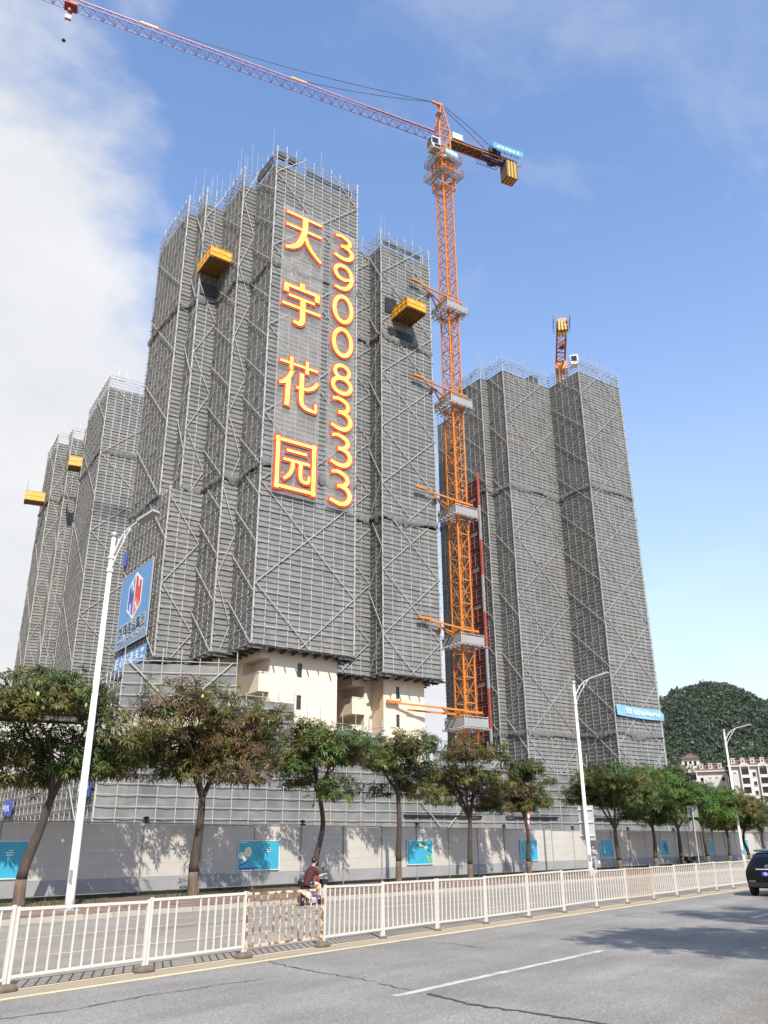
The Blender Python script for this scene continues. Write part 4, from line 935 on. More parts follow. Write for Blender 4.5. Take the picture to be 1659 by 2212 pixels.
for (x, y, z, a, b, c) in ((-7.2, .3, -.45, .8, .7, .5), (-8.4, -.2, -.55, .9, 1.1, .6), (-9.4, .3, -.4, .7, .8, .45)): g.box((x, y, ZJ+z), (a, b, c))
g.lathe([(.3, -.5), (.3, .5)], 10, (-9.0, 0, ZJ-.6), 'y'); g.build('winch_motor', MT['black'], cr)
g = MB()
for k in range(9): g.beam((-6.4-k*.4, -.9, ZJ-.95), (-6.4-k*.4, .9, ZJ-.95), .05)
for y in (-.9, .9): g.beam((-6.3, y, ZJ-.95), (-9.7, y, ZJ-.95), .06); g.beam((-6.3, y, ZJ-.95), (-6.3, y, ZJ-.1), .05); g.beam((-9.7, y, ZJ-.95), (-9.7, y, ZJ-.1), .05)
g.build('winch_cradle', MT['fringe_violet'], cr)
for k in range(7):
    MB().box((-10.5-k*.27, 0, ZJ-1.55-.05*(k % 2)), (.26, 1.75, 3.3)).build('ballast_block', MT['yellow_paint'] if k % 2 else MT['ballast_brown'], cr)
sg = MB().box((-10.4, 1.55, ZJ+1.05), (5.2, .06, 1.1)).build('sign_panel', MT['teal_sign'], cr)
blurred_print(cr, 6, .6, .66, (-10.4, 1.60, ZJ+1.05), (rad(90), 0, rad(180)))
for (c, d, rot, loc) in (((0, -1.96, ZT+4.2), (2.2, .05, 1.15), (rad(90), 0, 0), (0, -2.0, ZT+4.2)), ((-1.96, 0, ZT+4.2), (.05, 2.2, 1.15), (rad(90), 0, rad(-90)), (-2.0, 0, ZT+4.2))):
    p = rotz(MB().box(c, d).build('sign_panel', MT['teal_sign'], cr), MROT)
    put('lettering', text_mesh('2#塔吊', .72, MT['print_white'], .015, .004), p, loc, rot)
MB().lathe([(.05, 0), (.28, .15), (.28, .4), (.1, .5)], 10, (1.2, 2.6, ZT+2.0)).build('flood_lamp', MT['grey_metal'], cr)
# five tie frames with netted work decks and struts to the tower wing
def tie(z, first=False):
    g = MB(); s = 1.25
    c = [(-s, -s), (s, -s), (s, s), (-s, s)]
    for i in range(4): g.beam((*c[i], z), (*c[(i+1) % 4], z), .22)
    rotz(g.build('tie_frame', MT['orange_paint'], cr), MROT)
    d = 1.65; n = MB()
    for i in range(4):
        c = [(-d, -d), (d, -d), (d, d), (-d, d)]; a, b = c[i], c[(i+1) % 4]; n.quad((*a, z-1.6), (*b, z-1.6), (*b, z-.7), (*a, z-.7))
    n.build('deck_net', MT['hoard_band'], cr); nn = cr.children[-1] if False else None
    k = MB()
    for t in np.linspace(-d, d, 6): k.beam((-d-.5, t, z-1.72), (d+.5, t, z-1.72), .07); k.beam((t, -d-.5, z-1.82), (t, d+.5, z-1.82), .07)
    for i in range(4):
        c = [(-d, -d), (d, -d), (d, d), (-d, d)]; k.beam((*c[i], z-1.9), (*c[i], z-.4), .07); k.beam((*c[i], z-.52), (*c[(i+1) % 4], z-.52), .06)
    k.build('deck_poles', MT['steel_pole'], cr, kind='stuff')
    # struts to the front of the tower wing, in building axes
    ex, ey = (-9.0, .75) if z < 20 else (-6.0, -1.0)
    st = [((-1.2, -1.2), (ex, ey)), ((-1.2, 1.2), (-3.9, -.75)), ((-1.2, .1), (ex+1.6, ey-.05))]
    for j, (a, b) in enumerate(st):
        q = MB().beam((*a, z+.1-.14*j), (*b, z+.5-.3*j), .16, .18); rotz(q.build('tie_strut', MT['orange_paint'], cr), MROT)
    q = MB().box((ex-.2, ey, z+.62), (1.6, .32, .26)); rotz(q.build('tie_anchor', MT['orange_paint'], cr), MROT)
for z in (68.5, 54.4, 39.6, 24.2, 15.2): tie(z)
for o in [o for o in cr.children if o.name.startswith(('deck_net', 'deck_poles'))]: rotz(o, MROT)

# second crane behind the right tower, its counter jib pointing at the camera
c2p = (132.2, 53.95); A2 = math.atan2(53.95-47.7, 132.2-119.4)+math.pi
c2 = thing('tower_crane', 'orange crane top with striped ballast rising behind the right scaffold tower', 'crane', (*c2p, 0), A2, 'tower cranes')
for k in range(31): put('mast_section', mm, c2, (0, 0, k*SH), (0, 0, .3))
g = MB()
for y in (-.8, .8): g.beam((-1, y, 88), (14.2, y, 88), .26, .4); g.beam((-1, y, 89.1), (9, y, 89.1), .12)
for k in range(10): x = -.5+k*1.45; g.beam((x, -.8, 88), (x, .8, 88), .14); g.beam((x, -.8, 88), (x+1.4, .8, 88), .1); g.beam((min(x, 9), -.8, 89.1), (min(x, 9), -.8, 88), .08); g.beam((min(x, 9), .8, 89.1), (min(x, 9), .8, 88), .08)
g.build('counter_jib', MT['red_steel'], c2)
for k, x in enumerate((13.7, 13.1, 12.5)):
    for j, y in enumerate((-.55, 0, .55)): MB().box((x, y, 87.6-.2*k), (.55, .36, 2.4)).build('ballast_block', MT['yellow_paint'], c2)
MB().box((13.1, 0, 87.0), (1.5, 1.9, .25)).build('ballast_tie', MT['timber_dark'], c2)
g = MB()
for y in (-1.45, 1.45):
    for h in (.2, .7, 1.2): g.beam((10.5, y, 88+h), (15.0, y, 88+h), .07)
    for k in range(7): g.beam((10.5+k*.75, y, 88), (10.5+k*.75, y, 89.3), .06); g.beam((10.5+k*.75, y, 88.05), (10.5+k*.75, y*.4, 88.05), .07)
g.build('counter_railing', MT['fringe_violet'], c2)
MB().box((5.2, .15, 88.7), (1.2, .9, 1.0)).build('winch', MT['black'], c2)
MB().box((.6, 0, 86.6), (2.2, 2.2, 1.6)).build('slewing_unit', MT['orange_paint'], c2)
g = MB(); g.box((2.0, 2.4, 86.9), (1.6, 1.5, 2.0)); cb2 = g.build('cab', MT['white_metal'], c2); MB().box((2.82, 2.4, 87.1), (.05, 1.1, 1.1)).build('cab_window', MT['dark_glass'], cb2)
MB().beam((-1, 0, 88.3), (-40, 0, 88.6), .8).build('jib', MT['orange_paint'], c2)

# ================================================================ HOIST ON THE RIGHT TOWER
ho = thing('construction_hoist', 'dark red hoist shaft with landing gates behind the crane mast', 'hoist', OR, AXU)
gm = MB(); gm.box((0, 2.3, 1.0), (.08, 1.5, 2.05)); gm.box((0, .75, 1.2), (.1, 1.5, 2.6))
for z in (.15, 2.55): gm.box((-.05, 1.9, z), (.3, 4.4, .12))
gme = gm.mesh('landing_gate', MT['red_dark'])
bm_ = MB()
for (y, z, sy, sz) in ((1.95, .62, .62, .8), (1.95, 1.6, .62, .8), (1.15, 1.2, .5, 1.9)): bm_.box((-.02, y, z), (.05, sy, sz))
bme2 = bm_.mesh('gate_opening', MT['black'])
fm_ = MB(); fm_.beam((-.12, 2.5, 0), (-.12, 2.5, 2.7), .1); fm_.beam((-.1, 1.55, .1), (-.1, 1.55, 2.3), .08); fm_.beam((-.1, .6, 1.1), (-.1, 2.5, 1.1), .08); fm_.beam((-.1, .6, 2.15), (-.1, 2.5, 2.15), .08)
fme = fm_.mesh('gate_post', MT['red_steel'])
sgm = MB().box((-.06, 1.6, 2.5), (.06, 1.5, .45)).mesh('gate_board', MT['concrete'])
for k in range(19):
    z = .6+k*2.87
    o = put('landing_gate', gme, ho, (-1.95+random.uniform(-.06, .06), 4.95, z)); put('gate_opening', bme2, o, (-.06, 0, 0)); put('gate_post', fme, o, (-.06, 0, 0))
    if k % 2: put('gate_board', sgm, o, (-.07, -.1, 0))
for k in range(10):
    z0 = k*5.6; m = MT['red_steel'] if k % 2 else MT['grey_metal']
    MB().beam((-2.2, 4.85, z0), (-2.2, 4.85, z0+5.6), .30).build('mast_post', m, ho)
MB().box((-3.4, 7.6, 49.5), (1.4, 2.4, 2.4)).build('hoist_cage', MT['red_steel'], ho)
# ================================================================ TREES
def rosettes():
    out = []
    for v in range(6):
        Vs = []; n = 12
        for i in range(n):
            az = 2*math.pi*(i+random.uniform(-.3, .3))/n; el = random.uniform(-.5, .75); l = random.uniform(.19, .30); w = random.uniform(.020, .030)
            d = np.array((math.cos(az)*math.cos(el), math.sin(az)*math.cos(el), math.sin(el))); side = np.array((-math.sin(az), math.cos(az), 0))
            mid = d*l*.5; tip = d*l*.95+np.array((0, 0, -l*random.uniform(.15, .5)))
            Vs += [d*.02, mid+side*w, tip, mid-side*w]
        out.append(np.array(Vs))
    return out
ROS = rosettes()
PAL = {'g': (.062, .095, .024), 'o': (.115, .112, .030), 'r': (.125, .080, .036), 'b': (.085, .160, .025), 'd': (.036, .058, .021), 'y': (.15, .145, .035)}
def crown_mesh(clumps, nros, weights, seed, size=1.0):
    rg = np.random.default_rng(seed); keys = list(weights); wv = np.array([weights[k] for k in keys], float); wv /= wv.sum()
    vol = np.array([c[1][0]*c[1][1]*c[1][2] for c in clumps])**.75; cnt = np.maximum(8, (nros*vol/vol.sum()).astype(int))
    Vs = []; Cs = []
    for (c, r), n in zip(clumps, cnt):
        main = keys[rg.choice(len(keys), p=wv)]
        for _ in range(n):
            d = rg.normal(size=3); d /= np.linalg.norm(d)
            if d[2] < -.55: d[2] *= .4
            rr = rg.uniform(.35, 1.0)**.6*(1+.10*rg.normal()); p = np.array(c)+d*np.array(r)*rr
            a = rg.uniform(0, 6.283); ca, sa = math.cos(a), math.sin(a); t = np.array((d[0]*.6, d[1]*.6, .75+.3*d[2])); t /= np.linalg.norm(t)
            x = np.cross(t, (sa, ca, .3)); x /= np.linalg.norm(x); y = np.cross(t, x); Mx = np.stack((x, y, t))
            v = (ROS[rg.integers(6)]*size*rg.uniform(.75, 1.25))@Mx+p; Vs.append(v)
            k = main if rg.random() < .78 else keys[rg.choice(len(keys), p=wv)]
            col = np.array(PAL[k])*rg.uniform(.8, 1.25)*(1+rg.normal(size=3)*.04); Cs.append(np.tile(np.append(np.clip(col, .01, .3), 1), (len(v), 1)))
    V = np.concatenate(Vs); C_ = np.concatenate(Cs); F = np.arange(len(V)).reshape(-1, 4)
    return np_mesh('crown', V, F, MT['leaf'], col=C_)
def tree(pos, label, top, fork, w, seed, nros, weights, lean=(0, 0), r0=.16, group='street trees along the hoarding', size=1.0, low=None, wob=.12, fruit=0, depth=None, share=None):
    random.seed(seed)
    t = thing('mango_tree', label, 'tree', pos, 0, group)
    hw_ = w/2; dp = (depth or w*.8)/2; low = low or fork-.5; ch = (top-low)/2; cz = low+ch
    fk = Vector((lean[0], lean[1], fork)); tr_ = [(0, 0, -.1), (lean[0]*.15+random.gauss(0, wob*.4), lean[1]*.15, fork*.3), (lean[0]*.55+random.gauss(0, wob), lean[1]*.55+random.gauss(0, wob*.5), fork*.66), tuple(fk)]
    sm = smooth(tr_, 5); n = len(sm); rs = [r0*(1.25-.5*i/(n-1)) if i else r0*1.5 for i in range(n)]; k = max(3, int(n*.3))
    MB().path(sm[:k+1], rs[:k+1], 9).build('trunk_foot', MT['limed_bark'], t, smooth=True); MB().path(sm[k:], rs[k:], 9).build('trunk', MT['bark'], t, smooth=True)
    clumps = []; nc = 17
    for i in range(nc):
        a = 6.283*i/nc*2.4+random.uniform(-.4, .4); rr = math.sqrt((i+.6)/nc)*random.uniform(.68, .92); z = cz+ch*random.uniform(-.75, .80)*(1-.30*rr)
        cr_ = w*random.choice((.11, .135, .16, .19, .21)); clumps.append(((fk.x*.7+math.cos(a)*hw_*rr, fk.y*.7+math.sin(a)*dp*rr, z), (cr_, cr_, cr_*random.uniform(.6, .82))))
    clumps.append(((fk.x*.7, fk.y*.7, top-ch*.45), (w*.2, w*.2, ch*.42)))
    lb = MB(); main = []
    nl = 5
    for i in range(nl):
        a = 6.283*i/nl+random.uniform(-.4, .4); e = Vector((fk.x+math.cos(a)*hw_*.42, fk.y+math.sin(a)*dp*.42, cz+ch*random.uniform(-.1, .35)))
        m = fk+(e-fk)*.45+Vector((random.gauss(0, .15), random.gauss(0, .15), .25)); s = smooth([tuple(fk-Vector((0, 0, .2))), tuple(m), tuple(e)], 5)
        lb.path(s, list(np.linspace(r0*.62, r0*.2, len(s))), 7); main.append((m, e))
    for c, r in clumps:
        c = Vector(c); m, e = min(main, key=lambda q: (q[1]-c).length); st = m+(e-m)*random.uniform(.2, .9)
        s = smooth([tuple(st), tuple(st+(c-st)*.5+Vector((0, 0, random.uniform(-.1, .25)))), tuple(c)], 4); lb.path(s, list(np.linspace(r0*.26, r0*.07, len(s))), 5)
        for _ in range(5):
            d = Vector((random.gauss(0, 1), random.gauss(0, 1), random.gauss(-.1, .7))).normalized(); lb.path([tuple(c), tuple(c+Vector((d.x*r[0], d.y*r[1], d.z*r[2]))*.85)], [r0*.07, r0*.02], 3, False)
    for _ in range(16):   # bare drooping twigs under the crown
        m, e = random.choice(main); st = m+(e-m)*random.random(); a = random.uniform(0, 6.28); q = st+Vector((math.cos(a)*hw_*.35, math.sin(a)*dp*.35, random.uniform(-.5, .1)))
        s = smooth([tuple(st), tuple((st+q)/2+Vector((0, 0, .15))), tuple(q), tuple(q+Vector((.1, .1, -.35)))], 3); lb.path(s, list(np.linspace(r0*.10, r0*.03, len(s))), 4, False)
    lb.build('limb', MT['bark'], t, smooth=True)
    me = share or crown_mesh(clumps, int(nros*2.1), weights, seed, size*1.22); put('crown', me, t)
    for _ in range(fruit):
        c, r = random.choice(clumps); d = Vector((random.gauss(0, 1), -abs(random.gauss(0, 1)), random.gauss(0, .6))).normalized()
        MB().lathe([(.01, -.09), (.05, -.06), (.06, 0), (.04, .06), (.01, .09)], 7, (c[0]+d.x*r[0], c[1]+d.y*r[1], c[2]+d.z*r[2])).build('mango', MT['mango'], t, smooth=True)
    return me
A_ = {'g': 4, 'o': 5, 'r': .3, 'b': .6, 'y': .6}; B_ = {'o': 5, 'g': 3, 'r': 1.1, 'd': 1}; G_ = {'b': 2.5, 'g': 5, 'o': 1}; R_ = {'r': 1.9, 'o': 4, 'g': 2.5, 'd': 1}
tree((17.9, 28.6, .15), 'leaning mango tree with pale fruit, leftmost and nearest of the row', 8.0, 3.7, 8.2, 11, 850, A_, (.55, -.3), .17, fruit=7, low=3.6, wob=.22)
tree((25.2, 28.05, .15), 'wide spreading mango tree with brownish leaves, right of the near lamp post', 8.8, 3.9, 9.2, 12, 1000, B_, (.15, 0), .18, fruit=4, low=3.6)
tree((32.15, 27.5, .15), 'mango tree with a bright green top, behind the scooter rider', 7.8, 4.2, 6.3, 13, 600, {'b': 3, 'g': 4, 'o': 3, 'r': .6}, (.1, 0), .13, low=3.3, wob=.2)
tree((38.25, 27.1, .15), 'thin grey green mango tree in front of the cream right wing', 8.0, 4.6, 5.6, 14, 470, {'o': 5, 'g': 3, 'd': 2, 'r': .8}, (0, 0), .14, low=3.4, wob=.06)
tree((44.6, 26.6, .15), 'dense reddish brown mango tree below the crane foot', 8.1, 3.4, 7.2, 15, 700, R_, (.25, 0), .14, low=3.1, wob=.2)
tree((51.0, 26.1, .15), 'slim mango tree with rusty leaves, left of the lamp post with the grey board', 7.1, 3.6, 5.2, 16, 460, R_, (-.2, 0), .13, low=3.1)
tree((63.7, 25.2, .15), 'rounded green mango tree just right of the lamp post with the grey board', 7.8, 3.0, 8.8, 17, 950, {'g': 4, 'd': 2, 'o': 3, 'b': .6}, (-.3, 0), .16, low=2.6)
tree((69.9, 24.7, .15), 'green mango tree left of the thin sign pole', 8.0, 3.1, 8.4, 18, 900, G_, (.1, 0), .15, low=2.7)
tree((75.0, 24.3, .15), 'dark green mango tree right behind the thin sign pole', 8.1, 3.1, 8.8, 19, 950, {'d': 3, 'g': 4, 'b': 1.5}, (0, 0), .15, low=2.6)
tree((80.9, 23.9, .15), 'mango tree with yellow green tips, third from the right end of the row', 7.2, 3.1, 7.8, 20, 800, {'b': 3, 'y': 2, 'g': 3}, (-.2, 0), .14, low=2.7)
tree((86.4, 23.5, .15), 'reddish mango tree, second from the right end of the row', 6.6, 3.0, 7.2, 21, 750, {'r': 2, 'o': 4, 'g': 2}, (.1, 0), .14, low=2.7)
tree((91.5, 23.1, .15), 'reddish green mango tree at the right end of the row, above the black car', 6.4, 3.0, 7.4, 22, 750, {'r': 1.4, 'o': 2, 'g': 3, 'd': 1}, (-.3, 0), .14, low=2.7)
for i, (x, y) in enumerate(((102, 24.0), (112, 23.0), (123, 22.5))):
    tree((x, y, .15), ('green tree peeping out right of the last hoarding tree', 'far green tree behind the black car roof', 'farthest green roadside tree at the right edge')[i], 5.8, 3.0, 7.0, 30+i, 450, G_, (0, 0), .15, low=2.6, group='far trees at the right edge')
for i, (x, y) in enumerate(((15.2, -2.0), (22.5, -2.2), (31.0, -2.2))):
    tree((x, y, .14), ('near side street tree standing closest, only its shadow shows', 'near side street tree, second, only its shadow shows', 'near side street tree, third, only its shadow shows')[i], 12.0, 6.2, 7.4, 40+i, 800, A_, (0, 0), .18, group='near side trees casting the road shadow', low=6.0)
random.seed(99)

# ================================================================ STREET LAMPS AND SIGNS
def lamp(pos, h, label, arm=2.3, rise=1.25, board=False, rz=0.0):
    t = thing('street_lamp', label, 'street lamp', pos, rz, 'white street lamps')
    MB().path([(0, 0, 0), (0, 0, .5), (0, 0, h)], [.155, .14, .075], 14).build('pole', MT['white_metal'], t, smooth=True)
    MB().box((0, 0, .02), (.5, .5, .04)).build('base_plate', MT['grey_metal'], t)
    MB().lathe([(.02, -.12), (.1, -.08), (.13, 0), (.1, .09), (.02, .13)], 10, (0, 0, h+.1)).build('finial', MT['grey_metal'], t, smooth=True)
    s = smooth([(0, -.05, h-.75), (0, -arm*.35, h-.05), (0, -arm*.75, h+rise*.52), (0, -arm, h+rise*.62)], 5); MB().path(s, list(np.linspace(.05, .035, len(s))), 8).build('arm', MT['white_metal'], t, smooth=True)
    s = smooth([(0, -.05, h-1.25), (0, -arm*.28, h-.55), (0, -arm*.62, h+rise*.28)], 5); MB().path(s, .03, 7).build('brace_arm', MT['white_metal'], t, smooth=True)
    for f in (.2, .42): MB().beam((0, -arm*f, h-.45+rise*f*.55), (0, -arm*f, h-.2+rise*f*.95), .03).build('web', MT['white_metal'], t)
    g = MB(); c = (0, -arm-.38, h+rise*.68)
    g.hexa([(-.17, -arm-.85, c[2]+.10), (.17, -arm-.85, c[2]+.10), (.17, -arm+.05, c[2]-.10), (-.17, -arm+.05, c[2]-.10), (-.15, -arm-.8, c[2]+.2), (.15, -arm-.8, c[2]+.2), (.16, -arm+.05, c[2]+.02), (-.16, -arm+.05, c[2]+.02)])
    hd_ = g.build('lamp_head', MT['grey_metal'], t)
    for z in (h-.78, h-1.28): MB().lathe([(.12, -.06), (.12, .06)], 10, (0, 0, z)).build('collar', MT['white_metal'], t)
    MB().box((-.12, -.08, 1.0), (.03, .15, .4)).build('service_door', MT['grey_metal'], t)
    if board:
        MB().box((.2, .05, 3.05), (.04, 1.0, 2.05)).build('sign_board', MT['board_grey'], t)
        for z in (2.3, 3.1, 3.85): MB().box((.14, .05, z), (.06, 1.02, .07)).build('clamp', MT['white_metal'], t)
lamp((17.5, 25.15, .15), 12.5, 'white street lamp nearest the camera, left, in front of the billboard', arm=1.5, rise=.5)
lamp((52.7, 22.8, .15), 11.75, 'white street lamp carrying a grey board, in front of the right tower', arm=1.65, rise=.5, board=True)
lamp((86.3, 22.3, .15), 11.8, 'farthest white street lamp, left of the black car', arm=1.7, rise=.5)
sp = thing('sign_pole', 'thin grey pole with the grey backs of a square and a round sign', 'sign', (73.0, 22.3, .15))
MB().tube((0, 0, 0), (0, 0, 4.6), .05, n=8).build('pole', MT['grey_metal'], sp)
MB().box((.06, 0, 4.2), (.03, .85, .9)).build('sign_plate', MT['grey_metal'], sp); MB().lathe([(.42, -.015), (.42, .015)], 20, (.06, 0, 3.15), 'x').build('sign_disc', MT['grey_metal'], sp)
wp = MB()
for _ in range(60): wp.box((random.gauss(0, .8), random.gauss(0, .35), abs(random.gauss(0, .28))+.1), [random.uniform(.2, .6)]*2+[random.uniform(.15, .4)], random.uniform(0, 3))
tag(put('debris_heap', wp.mesh('debris_heap', MT['rock_waste']), loc=(79.5, 24.6, .15)), 'low dark heap of debris against the hoarding foot', 'heap')
for i, (x, lab) in enumerate(((56.6, 'red and white striped tube above the hoarding, left of the board lamp'), (66.5, 'red and white striped tube above the hoarding, right of the board lamp'))):
    t = thing('striped_tube', lab, 'tube', (x, Yhoa(x)+1.2, 2.9)); 
    for k in range(6): MB().tube((.06*k, 0, .2*k), (.06*k+.06, 0, .2*k+.2), .07, n=7).build('band', MT['letter_red'] if k % 2 else MT['print_white'], t)

# ================================================================ MEDIAN FENCE
PX = [3.35, 5.75, 8.2, 10.76, 13.1, 15.4, 17.5, 19.75, 22.1, 24.5, 26.8, 29.2, 31.8, 34.3, 36.8, 39.4, 41.8, 44.2, 46.6, 49, 51.4, 53.8]
ORD = ['first', 'second', 'third', 'fourth', 'fifth', 'sixth', 'seventh', 'eighth', 'ninth', 'tenth', 'eleventh', 'twelfth', 'thirteenth', 'fourteenth', 'fifteenth', 'sixteenth']
foot = MB(); foot.lathe([(.26, 0), (.27, .05), (.22, .10), (.1, .125)], 12); fm = foot.mesh('foot', MT['rubber'], True)
for i, (x0, x1) in enumerate(zip(PX, PX[1:])):
    k = i-2; m = MT['fence_white']; y0, y1 = Yfen(x0), Yfen(x1); ln = math.hypot(x1-x0, y1-y0)-.07
    if k == 2: m = MT['fence_rust']; lab = 'badly rusted white fence panel in front of the scooter rider'
    elif x0 == 31.8: m = MT['fence_tan']; lab = 'tan dirty fence panel among the white ones, right of the lamp with the board'
    elif k < 0: lab = 'white steel fence panel cut by the left picture edge' if k == -1 else 'white steel fence panel just outside the left picture edge'
    elif k < 16: lab = 'white steel fence panel, %s whole one from the left edge' % ORD[k]
    else: lab = 'white steel fence panel %s of those behind the black car' % ('nearest', 'second', 'third', 'fourth', 'fifth')[k-16]
    t = thing('fence_panel', lab, 'fence', (x0+.035, y0, 0), math.atan2(y1-y0, x1-x0), 'white fence panels along the median')
    h0 = 1.17+random.uniform(-.02, .03); h1 = h0+random.uniform(-.03, .03); t.rotation_euler[0] = random.gauss(0, .018)
    for px, hh in ((0, h0), (ln, h1)): MB().box((px, 0, hh/2+.02), (.05, .042, hh)).build('post', m, t)
    zt = lambda s: h0+(h1-h0)*s/ln-.02; b0 = .21+random.uniform(-.03, .02)
    MB().beam((.028, 0, zt(0)), (ln-.028, 0, zt(ln)), .04, .045).build('rail', m, t); MB().beam((.028, 0, b0), (ln-.028, 0, b0+random.uniform(-.02, .02)), .035, .04).build('rail', m, t)
    nb = 12
    for j in range(1, nb):
        s = ln*j/nb
        if k == 1 and j in (4, 5): continue      # bars missing
        MB().box((s, 0, (zt(s)+b0)/2), (.026, .02, zt(s)-b0-.02)).build('bar', m, t)
    put('foot', fm, t, (ln+.035, 0, 0), None, (.80, .5, .85) if k in (0, 1, 2, -1) else (.45, .35, .4))

# ================================================================ CAR
ca_ = thing('car', 'black sport utility car with chrome strip, driving off at the right edge', 'car', (38.25, 9.02, 0), rad(-1.8))
def car_body():
    # stations along x (0 = rear); each: (x, [(y,z)...]) half section from sill to roof
    S = [(0.02, [(.60, .42), (.80, .50), (.86, .66), (.86, .86), (.78, .98), (.62, 1.02), (.35, 1.03), (0, 1.03)]),
         (.10, [(.70, .32), (.88, .42), (.925, .62), (.925, .88), (.86, 1.04), (.72, 1.12), (.4, 1.13), (0, 1.13)]),
         (.35, [(.72, .28), (.91, .38), (.945, .62), (.945, .92), (.90, 1.08), (.78, 1.30), (.5, 1.34), (0, 1.35)]),
         (.72, [(.72, .27), (.92, .36), (.95, .62), (.95, .94), (.91, 1.06), (.70, 1.56), (.5, 1.64), (0, 1.66)]),
         (1.3, [(.72, .27), (.92, .34), (.95, .62), (.95, .94), (.91, 1.04), (.69, 1.60), (.5, 1.69), (0, 1.71)]),
         (2.4, [(.72, .27), (.92, .34), (.95, .62), (.95, .93), (.91, 1.02), (.70, 1.60), (.5, 1.70), (0, 1.72)]),
         (3.0, [(.72, .27), (.92, .34), (.95, .62), (.95, .92), (.90, 1.00), (.70, 1.50), (.5, 1.60), (0, 1.62)]),
         (3.55, [(.72, .27), (.92, .34), (.94, .62), (.94, .90), (.86, .98), (.72, 1.04), (.5, 1.08), (0, 1.10)]),
         (4.3, [(.70, .27), (.88, .36), (.90, .6), (.88, .84), (.78, .93), (.6, .97), (.4, .99), (0, 1.0)]),
         (4.62, [(.5, .34), (.70, .42), (.74, .58), (.70, .72), (.6, .80), (.45, .84), (.3, .85), (0, .85)])]
    V = []; F = []; n = len(S[0][1]); m = 2*n-1
    for x, h in S:
        V += [(x, y, z) for y, z in h]+[(x, -y, z) for y, z in h[-2::-1]]
    for i in range(len(S)-1):
        for k in range(m-1): a = i*m+k; F.append((a, a+1, a+m+1, a+m))
        F.append((i*m+m-1, i*m, (i+1)*m, (i+1)*m+m-1))
    F.append(tuple(range(m))[::-1]); F.append(tuple((len(S)-1)*m+k for k in range(m)))
    me = bpy.data.meshes.new('body'); me.from_pydata(V, [], F); me.materials.append(MT['car_paint']); me.polygons.foreach_set('use_smooth', [True]*len(me.polygons)); me.update()
    o = put('body', me, ca_); sb_ = o.modifiers.new('round', 'SUBSURF'); sb_.levels = 2; sb_.render_levels = 2
    return o
body = car_body()
MB().hexa([(.30, -.66, 1.17), (.30, .66, 1.17), (.66, .52, 1.60), (.66, -.52, 1.60), (.27, -.67, 1.18), (.27, .67, 1.18), (.62, .53, 1.62), (.62, -.53, 1.62)]).build('rear_window', MT['car_glass'], ca_)
for s in (-1, 1):
    MB().hexa([(.85, s*.885, 1.10), (3.2, s*.885, 1.08), (2.75, s*.705, 1.52), (.95, s*.705, 1.55), (.85, s*.91, 1.10), (3.2, s*.91, 1.08), (2.75, s*.735, 1.53), (.95, s*.735, 1.56)]).build('side_window', MT['car_glass'], ca_)
    MB().hexa([(.10, s*.58, .985), (.10, s*.86, .955), (.35, s*.945, .95), (.35, s*.6, .985), (.085, s*.58, 1.05), (.10, s*.85, 1.02), (.35, s*.935, 1.01), (.35, s*.6, 1.05)]).build('tail_light', MT['tail_light'], ca_)
    MB().box((.06, s*.66, .56), (.06, .26, .07)).build('reflector', MT['tail_light'], ca_)
    MB().beam((.75, s*.64, 1.70), (2.7, s*.64, 1.74), .045).build('roof_rail', MT['chrome'], ca_)
    g = MB(); g.lathe([(.02, -.10), (.09, -.06), (.10, .05), (.05, .10)], 10, (2.95, s*1.06, 1.12), 'y'); mr_ = g.build('door_mirror', MT['white_metal'], ca_, smooth=True); MB().beam((2.95, s*.86, 1.06), (2.95, s*1.0, 1.09), .06).build('mirror_arm', MT['black'], mr_)
    for x in (.72, 3.6):
        w = MB().lathe([(.20, -.11), (.33, -.11), (.355, -.07), (.355, .07), (.33, .11), (.20, .11)], 22, (x, s*.83, .355), 'y').build('wheel', MT['tyre'], ca_, smooth=True)
        MB().lathe([(.03, -.02), (.21, -.02), (.21, .02), (.03, .03)], 14, (x, s*.93, .355), 'y').build('rim', MT['rim'], w)
MB().hexa([(-.03, -.46, .985), (-.03, .46, .985), (.05, .46, .985), (.05, -.46, .985), (-.025, -.44, 1.025), (-.025, .44, 1.025), (.05, .44, 1.025), (.05, -.44, 1.025)]).build('chrome_strip', MT['chrome'], ca_)
em = MB(); ribbon(em, [(.10*math.cos(6.283*i/18), .062*math.sin(6.283*i/18)) for i in range(18)], .018, lambda a, b, q: (.055-q, a, 1.10+b), .03, .02, 0, True)
ribbon(em, [(.045*math.cos(6.283*i/14), .03+.030*math.sin(6.283*i/14)) for i in range(14)], .014, lambda a, b, q: (.055-q, a, 1.10+b), .034, .02, 0, True); em.build('emblem', MT['chrome'], ca_)
pl = MB().box((-.03, 0, .83), (.02, .48, .15)).build('number_plate', MT['plate_blue'], ca_)
put('lettering', text_mesh('粤A 2F8L', .125, MT['print_white'], .002, .002), pl, (-.045, 0, .83), (rad(90), 0, rad(-90)), (.66, 1, 1))
MB().hexa([(-.01, -.82, .36), (-.01, .82, .36), (.25, .9, .30), (.25, -.9, .30), (-.02, -.84, .52), (-.02, .84, .52), (.25, .93, .52), (.25, -.93, .52)]).build('bumper', MT['black'], ca_)
MB().hexa([(.58, -.58, 1.655), (.58, .58, 1.655), (.86, .6, 1.69), (.86, -.6, 1.69), (.55, -.56, 1.69), (.55, .56, 1.69), (.86, .6, 1.735), (.86, -.6, 1.735)]).build('roof_spoiler', MT['car_paint'], ca_)

